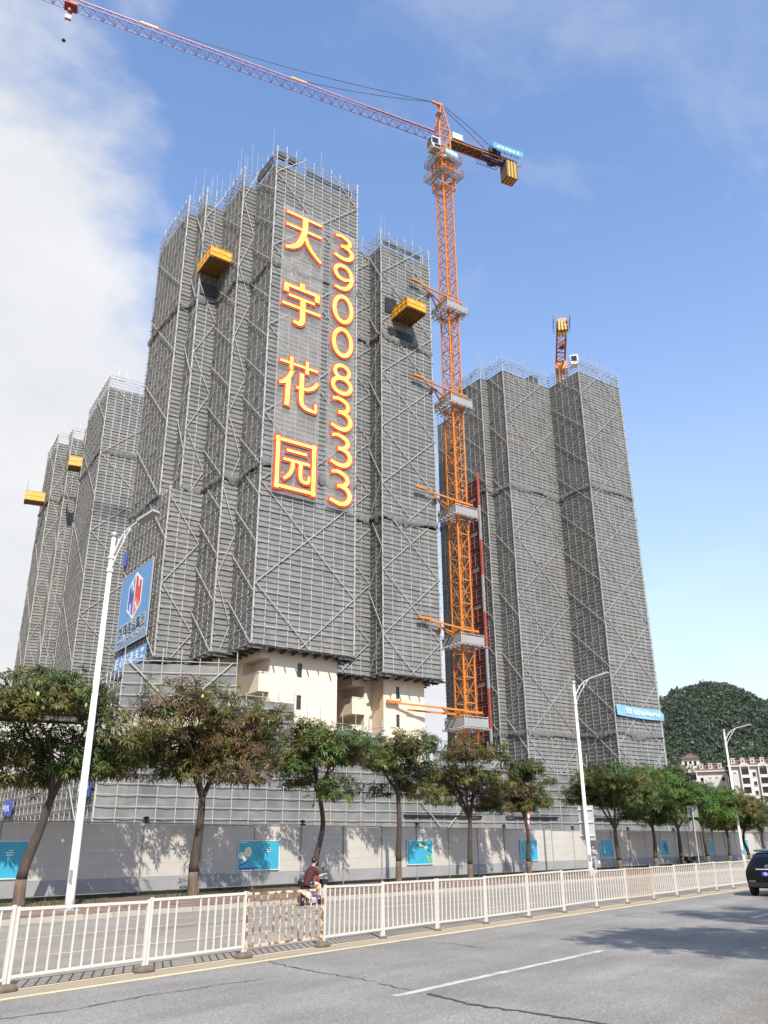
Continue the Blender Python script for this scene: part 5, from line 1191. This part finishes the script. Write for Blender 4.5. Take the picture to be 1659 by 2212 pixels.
# ================================================================ PEOPLE
def skin_fig(name, J, E_, m, parent, sub=2):
    """J: {joint: (xyz, radius)}; E_: edges; a single skinned surface"""
    keys = list(J); me = bpy.data.meshes.new(name); me.from_pydata([J[k][0] for k in keys], [(keys.index(a), keys.index(b)) for a, b in E_], []); me.materials.append(m)
    o = put(name, me, parent); md = o.modifiers.new('skin', 'SKIN'); md.use_smooth_shade = True
    sv = me.skin_vertices[0].data
    for i, k in enumerate(keys):
        r = J[k][1]; sv[i].radius = (r, r) if not hasattr(r, '__len__') else r; sv[i].use_root = (i == 0)
    s = o.modifiers.new('sub', 'SUBSURF'); s.levels = sub; s.render_levels = sub
    return o
def hand(J, E_, wrist, p, d, side, sc=1.0):
    """palm plus five bent fingers starting at the wrist joint"""
    d = Vector(d).normalized(); p = Vector(p); sd_ = Vector(side).normalized(); dn = d.cross(sd_)
    J[wrist+'palm'] = (tuple(p+d*.06*sc), (.034*sc, .018*sc)); E_.append((wrist, wrist+'palm'))
    for i, (o, l) in enumerate(((-.03, .055), (-.01, .07), (.01, .066), (.028, .05))):
        a = wrist+'f%d' % i; J[a] = (tuple(p+d*.10*sc+sd_*o*sc), .009*sc); J[a+'b'] = (tuple(p+d*(.10+l*.6)*sc+sd_*o*sc-dn*.02*sc), .008*sc); E_ += [(wrist+'palm', a), (a, a+'b')]
    a = wrist+'t'; J[a] = (tuple(p+d*.05*sc-sd_*.05*sc), .010*sc); J[a+'b'] = (tuple(p+d*.085*sc-sd_*.06*sc-dn*.015*sc), .008*sc); E_ += [(wrist+'palm', a), (a, a+'b')]
def head_bits(t, c, fw, hair_len=.0, sc=1.0):
    """c: head centre, fw: facing direction (unit, horizontal)"""
    c = Vector(c); f = Vector(fw).normalized(); s = Vector((-f.y, f.x, 0))
    g = MB(); n = 14; base = len(g.v)
    for i in range(8):
        for k in range(n):
            ph = 6.283*k/n; hd_ = Vector((math.cos(ph), math.sin(ph), 0)); fr = hd_.dot(f); th = (1.15 if fr > .55 else (1.6 if fr > .1 else 2.25))*i/7
            d = Vector((math.sin(th)*hd_.x, math.sin(th)*hd_.y, math.cos(th)))
            q = c+Vector((d.x*.108, d.y*.108, d.z*.130+.014))*sc-f*.014; g.v.append(tuple(q+Vector((random.gauss(0, .003), random.gauss(0, .003), random.gauss(0, .003)))))
    for i in range(7):
        for k in range(n): a = i*n+k; b = i*n+(k+1) % n; g.f.append((a, a+n, b+n, b))
    g.build('hair', MT['hair'], t, smooth=True)
    g = MB()
    for o in (-1, 1): g.lathe([(.004, -.02), (.011, 0), (.004, .02)], 6, tuple(c+s*(o*.088)*sc-Vector((0, 0, .02))))
    g.build('ear', MT['skin'], t, smooth=True)
    g = MB(); b0 = c+f*.088*sc; g.hexa([tuple(b0+s*.016-Vector((0, 0, .035))), tuple(b0-s*.016-Vector((0, 0, .035))), tuple(b0-s*.004+f*.028-Vector((0, 0, .032))), tuple(b0+s*.004+f*.028-Vector((0, 0, .032))), tuple(b0+s*.008+Vector((0, 0, .012))), tuple(b0-s*.008+Vector((0, 0, .012))), tuple(b0-s*.004+f*.008+Vector((0, 0, .012))), tuple(b0+s*.004+f*.008+Vector((0, 0, .012)))]); g.build('nose', MT['skin'], t)
    g = MB()
    for o in (-1, 1): g.box(tuple(c+f*.090*sc+s*o*.034+Vector((0, 0, .012))), (.02, .02, .012), math.atan2(f.y, f.x))
    g.build('eye', MT['black'], t)
    g = MB(); g.box(tuple(c+f*.086*sc-Vector((0, 0, .062))), (.014, .045, .010), math.atan2(f.y, f.x)); g.build('mouth', MT['red_steel'], t)
# rider, facing +x (local)
RO = (25.15, 21.75, 0); RA = rad(-8)
pr_ = thing('person', 'person in a maroon T-shirt and patterned shorts riding the small scooter', 'person', RO, RA)
J = {'pel': ((-.16, 0, .70), .10), 'bel': ((-.10, 0, .86), .095), 'che': ((.03, 0, 1.08), .10), 'neb': ((.10, 0, 1.25), .05), 'nek': ((.12, 0, 1.32), .048), 'hd0': ((.15, 0, 1.39), .075), 'hd1': ((.16, 0, 1.47), .090), 'hd2': ((.16, 0, 1.54), .062)}
Ed = [('pel', 'bel'), ('bel', 'che'), ('che', 'neb'), ('neb', 'nek'), ('nek', 'hd0'), ('hd0', 'hd1'), ('hd1', 'hd2')]
for s, n in ((1, 'l'), (-1, 'r')):
    J.update({n+'sh': ((.06, s*.16, 1.19), .055), n+'el': ((.20, s*.25, .97), .050), n+'wr': ((.44, s*.24, 1.02), .034), n+'hp': ((-.12, s*.10, .68), .095), n+'kn': ((.27, s*.13, .72), .075), n+'an': ((.22, s*.12, .36), .048), n+'to': ((.36, s*.12, .30), .034)})
    Ed += [('che', n+'sh'), (n+'sh', n+'el'), (n+'el', n+'wr'), ('pel', n+'hp'), (n+'hp', n+'kn'), (n+'kn', n+'an'), (n+'an', n+'to')]
    hand(J, Ed, n+'wr', (.44, s*.24, 1.02), (.8, 0, .25), (0, 1, 0))
skin_fig('body', J, Ed, MT['skin'], pr_)
def garment(name, spine, rs, sleeves, m, parent, wide=1.22):
    g = MB(); g.path(smooth(spine, 4), list(np.interp(np.linspace(0, 1, 4*(len(spine)-1)+1), np.linspace(0, 1, len(rs)), rs)), 14)
    g.v = [(x, y*wide, z) for x, y, z in g.v]
    for pts, rr in sleeves: sp_ = smooth(pts, 4); g.path(sp_, list(np.interp(np.linspace(0, 1, len(sp_)), np.linspace(0, 1, len(rr)), rr)), 10)
    return g.build(name, m, parent, smooth=True)
garment('t_shirt', [(-.19, 0, .64), (-.13, 0, .85), (-.01, 0, 1.08), (.06, 0, 1.20), (.10, 0, 1.29)], [.155, .150, .160, .125, .06],
        [([(.04, s*.10, 1.20), (.07, s*.19, 1.16), (.16, s*.235, 1.02)], [.085, .082, .07]) for s in (1, -1)], MT['maroon_cloth'], pr_)
Js = {'pel': ((-.16, 0, .68), .16)}; Es = []
for s, n in ((1, 'l'), (-1, 'r')): Js.update({n+'hp': ((-.10, s*.10, .685), .13), n+'th': ((.12, s*.12, .712), .105)}); Es += [('pel', n+'hp'), (n+'hp', n+'th')]
skin_fig('shorts', Js, Es, MT['shorts_cloth'], pr_)
head_bits(pr_, (.165, 0, 1.475), (1, 0, 0))
for s in (1, -1): MB().hexa([(.16, s*.12-.045, .265), (.42, s*.12-.045, .265), (.42, s*.12+.045, .265), (.16, s*.12+.045, .265), (.18, s*.12-.04, .36), (.38, s*.12-.035, .32), (.38, s*.12+.035, .32), (.18, s*.12+.04, .36)]).build('shoe', MT['print_navy'], pr_)
scs = thing('scooter', 'small pale pink electric scooter with a black front basket under the rider', 'scooter', RO, RA)
for x in (-.38, .52):
    w = MB().lathe([(.13, -.04), (.19, -.045), (.215, 0), (.19, .045), (.13, .04)], 18, (x, 0, .215), 'y').build('wheel', MT['tyre'], scs, smooth=True); MB().lathe([(.02, -.05), (.12, -.02), (.12, .02), (.02, .05)], 10, (x, 0, .215), 'y').build('rim', MT['rim'], w)
MB().hexa([(-.1, -.12, .2), (.36, -.12, .2), (.36, .12, .2), (-.1, .12, .2), (-.12, -.13, .26), (.36, -.13, .26), (.36, .13, .26), (-.12, .13, .26)]).build('deck', MT['scooter_pink'], scs)
MB().hexa([(-.36, -.11, .34), (-.08, -.13, .2), (-.08, .13, .2), (-.36, .11, .34), (-.55, -.07, .5), (-.1, -.12, .5), (-.1, .12, .5), (-.55, .07, .5)]).build('rear_cowl', MT['scooter_pink'], scs)
MB().path([(.52, 0, .22), (.46, 0, .45), (.36, 0, .95), (.35, 0, 1.0)], [.035, .035, .028, .025], 8).build('steering_column', MT['red_steel'], scs)
MB().hexa([(.38, -.1, .28), (.46, -.1, .28), (.46, .1, .28), (.38, .1, .28), (.33, -.12, .7), (.39, -.12, .7), (.39, .12, .7), (.33, .12, .7)]).build('front_shield', MT['scooter_pink'], scs)
MB().path([(.38, -.30, 1.02), (.37, 0, .98), (.38, .30, 1.02)], .018, 7).build('handlebar', MT['black'], scs)
bk = MB(); bk.box((.58, 0, .66), (.26, .30, .02)); bk.box((.58, .15, .75), (.28, .02, .2)); bk.box((.58, -.15, .75), (.28, .02, .2)); bk.box((.71, 0, .75), (.02, .30, .2)); bk.box((.45, 0, .75), (.02, .30, .2)); bk.build('basket', MT['black'], scs)
MB().hexa([(-.34, -.12, .56), (.04, -.09, .56), (.04, .09, .56), (-.34, .12, .56), (-.34, -.13, .63), (.02, -.09, .62), (.02, .09, .62), (-.34, .13, .63)]).build('seat', MT['black'], scs)
MB().tube((-.16, 0, .3), (-.18, 0, .58), .03).build('seat_post', MT['grey_metal'], scs)
br_ = MB(); br_.hexa([(-.50, -.1, .66), (-.46, -.1, .66), (-.46, .1, .66), (-.50, .1, .66), (-.54, -.1, .82), (-.50, -.1, .82), (-.50, .1, .82), (-.54, .1, .82)]); br_.beam((-.42, 0, .5), (-.49, 0, .68), .03); br_.build('backrest', MT['black'], scs)
for s in (-1, 1): MB().beam((.38, s*.22, 1.03), (.34, s*.27, 1.2), .014).build('mirror_stem', MT['black'], scs); MB().box((.34, s*.28, 1.22), (.02, .1, .06)).build('mirror', MT['black'], scs)
MB().lathe([(.02, 0), (.05, .02), (.05, .07)], 10, (.47, 0, .86), 'x').build('headlight', MT['chrome'], scs)
# walker, strolling towards the camera's left, looking at a phone
WO = (57.6, 24.6, .15); WA = rad(200)
pw_ = thing('person', 'person in grey clothes walking beside the hoarding, holding something at the chest', 'person', WO, WA)
J = {'pel': ((0, 0, .92), .105), 'bel': ((0, 0, 1.06), .10), 'che': ((.01, 0, 1.27), .10), 'neb': ((.02, 0, 1.42), .05), 'nek': ((.03, 0, 1.48), .046), 'hd0': ((.06, 0, 1.54), .072), 'hd1': ((.07, 0, 1.62), .086), 'hd2': ((.06, 0, 1.69), .06)}
Ed = [('pel', 'bel'), ('bel', 'che'), ('che', 'neb'), ('neb', 'nek'), ('nek', 'hd0'), ('hd0', 'hd1'), ('hd1', 'hd2')]
for s, n, kx, ax_, az_ in ((1, 'l', .12, .16, .10), (-1, 'r', -.02, -.26, .14)):
    J.update({n+'sh': ((0, s*.17, 1.39), .055), n+'el': ((.04, s*.22, 1.12), .042), n+'wr': ((.26, s*.07, 1.26), .028), n+'hp': ((0, s*.09, .90), .085), n+'kn': ((kx, s*.09, .50), .055), n+'an': ((ax_, s*.08, az_), .036), n+'to': ((ax_+.14, s*.09, az_-.05), .033)})
    Ed += [('che', n+'sh'), (n+'sh', n+'el'), (n+'el', n+'wr'), ('pel', n+'hp'), (n+'hp', n+'kn'), (n+'kn', n+'an'), (n+'an', n+'to')]
    hand(J, Ed, n+'wr', (.26, s*.07, 1.26), (.5, -s*.5, .3), (.3, .6, .5))
skin_fig('body', J, Ed, MT['skin'], pw_)
garment('jacket', [(0, 0, .86), (0, 0, 1.06), (.01, 0, 1.27), (.02, 0, 1.38), (.03, 0, 1.46)], [.135, .125, .14, .11, .055],
        [([(.0, s*.10, 1.38), (.0, s*.19, 1.33), (.04, s*.225, 1.12), (.17, s*.14, 1.2)], [.075, .07, .058, .045]) for s in (1, -1)], MT['grey_cloth'], pw_)
Js = {'pel': ((0, 0, .92), .12)}; Es = []
for s, n, kx, ax_, az_ in ((1, 'l', .12, .16, .10), (-1, 'r', -.02, -.26, .14)): Js.update({n+'hp': ((0, s*.09, .88), .125), n+'kn': ((kx, s*.09, .5), .09), n+'an': ((ax_*.95, s*.08, az_+.06), .056)}); Es += [('pel', n+'hp'), (n+'hp', n+'kn'), (n+'kn', n+'an')]
skin_fig('trousers', Js, Es, MT['grey_cloth'], pw_)
head_bits(pw_, (.075, 0, 1.625), (1, 0, 0))
for s, ax_, az_ in ((1, .16, .10), (-1, -.26, .14)): MB().hexa([(ax_-.06, s*.085-.045, az_-.1), (ax_+.2, s*.085-.045, az_-.1), (ax_+.2, s*.085+.045, az_-.1), (ax_-.06, s*.085+.045, az_-.1), (ax_-.05, s*.085-.04, az_+.02), (ax_+.15, s*.085-.035, az_-.03), (ax_+.15, s*.085+.035, az_-.03), (ax_-.05, s*.085+.04, az_+.02)]).build('shoe', MT['shoe_white'], pw_)
tag(put('carrier_bag', MB().hexa([(-.06, -.02, 0), (.06, -.02, 0), (.06, .03, 0), (-.06, .03, 0), (-.04, -.015, .2), (.04, -.015, .2), (.03, .02, .2), (-.03, .02, .2)]).mesh('carrier_bag', MT['print_white']), loc=(57.85, 24.35, .72)), 'small white bag hanging beside the walking person', 'bag')

# ================================================================ FAR BUILDINGS, HILL
HB = thing('site_building', 'low white building with a dark red roof band at the left picture edge', 'building', (53.5, 91, 0), rad(-31))
MB().box((0, 4, 7.6), (14, 8, 15.2)).build('wall', MT['far_white'], HB); MB().box((0, 3.8, 17.1), (15, 9.5, 1.9)).build('roof_band', MT['maroon_roof'], HB); MB().box((0, 4, 15.8), (14.4, 8.6, .5)).build('cornice', MT['far_white'], HB)
for i in range(6): MB().box((-5.8+2.3*i, -.05, 11.5), (1.3, .1, 1.8)).build('window', MT['dark_glass'], HB)
def far_block(label, az, D, x0, x1, zt, rz_off, grey, bays, cols, cupola=None):
    p = (D*math.cos(rad(az)), D*math.sin(rad(az)), 0); t = thing('apartment_block', label, 'building', p, rad(az-90+rz_off), 'far apartment blocks')
    MB().span((x0, 0, 0), (x1, 14, zt)).build('wall', MT['far_white'], t)
    rf = MB(); e = .9; rf.hexa([(x0-e, -e, zt+.1), (x1+e, -e, zt+.1), (x1+e, 15, zt+.1), (x0-e, 15, zt+.1), (x0+2.2, 4.5, zt+2.3), (x1-2.2, 4.5, zt+2.3), (x1-2.2, 9, zt+2.3), (x0+2.2, 9, zt+2.3)]); rf = rf.build('roof', MT['far_roof'], t)
    MB().span((x0-e, -e-.05, zt-.35), (x1+e, 0, zt+.08)).build('cornice', MT['far_white'], t)
    for i in range(int((x1-x0)/3.1)):
        x = x0+1.2+3.1*i; d = MB(); d.box((x, 1.3, zt+1.4), (1.3, 1.2, 1.9)); d.box((x, 1.25, zt+2.45), (1.6, 1.5, .25)); d = d.build('dormer', MT['far_white'], rf); MB().box((x, .68, zt+1.5), (.6, .04, .8)).build('dormer_window', MT['window_frame'], d)
    for (a, b) in grey: MB().span((a, -.25, 0), (b, 0, zt-2.6)).build('recess_wall', MT['far_grey'], t)
    nf = int((zt-4)/3)
    for x in cols:
        for k in range(nf):
            z = zt-2.9-3*k; w = MB().box((x, -.06, z), (.95, .10, 1.25)).build('window', MT['dark_glass'], t); MB().box((x, -.13, z-.72), (1.2, .2, .14)).build('sill', MT['far_white'], w)
    for x in bays:
        b = MB(); b.span((x-1.5, -1.0, 0), (x-1.15, -.002, zt-.4)); b.span((x+1.15, -1.0, 0), (x+1.5, -.002, zt-.4)); b.build('bay_pier', MT['far_white'], t)
        a = MB(); n = 10; a.slab([(x+1.6*math.cos(3.14159*i/n), zt-.4+1.25*math.sin(3.14159*i/n)) for i in range(n+1)]+[(x-.9, zt-.4)]+[(x+.9*math.cos(3.14159*(n-i)/n), zt-.45+.7*math.sin(3.14159*(n-i)/n)) for i in range(1, n)]+[(x+.9, zt-.4)], lambda u_, v_, q: (u_, q, v_), -1.05, -.2); a.build('arch', MT['far_white'], t)
        for k in range(nf):
            z = zt-2.3-3*k; o = MB().span((x-1.12, -.45, z-.6), (x+1.12, -.3, z+1.2)).build('balcony_opening', MT['dark_glass'], t); MB().span((x-1.12, -1.0, z-1.75), (x+1.12, -.8, z-.75)).build('balcony_front', MT['far_white'], o)
    if cupola is not None:
        c = MB(); c.span((cupola-3, 2, zt+.5), (cupola+3, 8, zt+4.6)); c = c.build('cupola', MT['far_white'], t); r = MB(); z = zt+4.6
        r.hexa([(cupola-3.8, 1.2, z), (cupola+3.8, 1.2, z), (cupola+3.8, 8.8, z), (cupola-3.8, 8.8, z), (cupola-.2, 4.8, z+2.0), (cupola+.2, 4.8, z+2.0), (cupola+.2, 5.2, z+2.0), (cupola-.2, 5.2, z+2.0)]); r.build('cupola_roof', MT['far_roof'], c)
        for x in (-1.6, 0, 1.6): MB().box((cupola+x, 1.96, zt+2.9), (.8, .1, 1.5)).build('cupola_window', MT['dark_glass'], c)
far_block('far white apartment block with a red roofed cupola', 16.9, 330, -6, 12.6, 25.4, -4, [(5.5, 10.4)], [-2.2, 1.4], [4.3, 7.0, 9.2, 11.4], 1.0)
far_block('far white apartment block with twin arched bays, at the right picture edge', 13.2, 322, -7, 16, 26.2, 6, [(-6.9, -5)], [-2.6, 3.2], [-5.8, .3, 6.6, 8.8, 11.2, 13.8])
far_block('far low apartment block peeping out beside the right tower', 19.0, 350, -9, 5, 24.2, -8, [], [-4, 0], [-7, -2, 3])
# hill
hc = (705*math.cos(rad(15.4)), 705*math.sin(rad(15.4))); hr = rad(15.4-90)
def hill_h(s, r): return 89*np.exp(-np.abs((s-2)/66.)**2.3*.5)*np.exp(-r**2/(2*95.**2))+26*np.exp(-(s-150)**2/(2*110.**2)-(r**2)/(2*120.**2))+34*np.exp(-(s+150)**2/(2*120.**2)-(r**2)/(2*120.**2))+2.5*np.sin(s*.07+1)*np.cos(r*.05)
ss, rr_ = np.meshgrid(np.linspace(-330, 330, 90), np.linspace(-260, 260, 60)); hz_ = hill_h(ss, rr_)-3
def hw2(s, r): return hc[0]+np.cos(hr)*s-np.sin(hr)*r, hc[1]+np.sin(hr)*s+np.cos(hr)*r
hx, hy = hw2(ss, rr_); V = np.stack((hx, hy, hz_), -1).reshape(-1, 3); nr_, nc_ = ss.shape
F = [(i*nc_+j, i*nc_+j+1, (i+1)*nc_+j+1, (i+1)*nc_+j) for i in range(nr_-1) for j in range(nc_-1)]
MT['hill_green'] = mat('hill_green', (.035, .055, .022), .95, var=.3, vscale=.05)
put('hill', np_mesh('hill', V, F, MT['hill_green'], smooth=True), kind='structure')
bmx = bmesh.new(); bmesh.ops.create_icosphere(bmx, subdivisions=1, radius=1); IV = np.array([v.co[:] for v in bmx.verts]); IF = np.array([[v.index for v in f.verts] for f in bmx.faces]); bmx.free()
Vs = []; Fs = []; Cs = []; nfo = 17000; b = 0; NT = 18
for i in range(nfo):
    s = RNG.uniform(-125, 140); r = RNG.uniform(-190, 40); h = hill_h(s, r)-3
    if h < 1: continue
    x, y = hw2(s, r); sz = RNG.uniform(1.2, 2.9)*(1.5 if RNG.random() < .05 else 1)
    d = RNG.normal(size=(NT, 3)); d /= np.linalg.norm(d, axis=1)[:, None]; d[:, 2] = np.abs(d[:, 2])*1.1-.15
    v = ((d*sz*RNG.uniform(.55, 1.05, (NT, 1)))[:, None, :]+RNG.normal(size=(NT, 3, 3))*sz*.30).reshape(-1, 3)+(x, y, h+sz*.35)
    pat = math.sin(s*.11+1.3*math.sin(r*.07))+math.sin(r*.09+s*.05)+RNG.normal()*.7
    c = np.array((.060, .092, .036)) if h < 24+9*math.sin(s*.06) and pat > -.2 else (np.array((.056, .076, .050)) if pat > .2 else np.array((.047, .063, .046))); c = c*RNG.uniform(1.1, 1.75)  # greens paled towards blue, so the colour carries distance haze
    Vs.append(v); Fs.append(np.arange(NT*3).reshape(-1, 3)+b); b += NT*3; Cs.append(np.tile(np.append(c, 1), (NT*3, 1)))
fo = put('forest', np_mesh('forest', np.concatenate(Vs), np.concatenate(Fs), MT['leaf'], col=np.concatenate(Cs)), kind='stuff'); fo['label'] = 'dense dark green woodland covering the hill'; fo['category'] = 'forest'
bpy.context.view_layer.update()
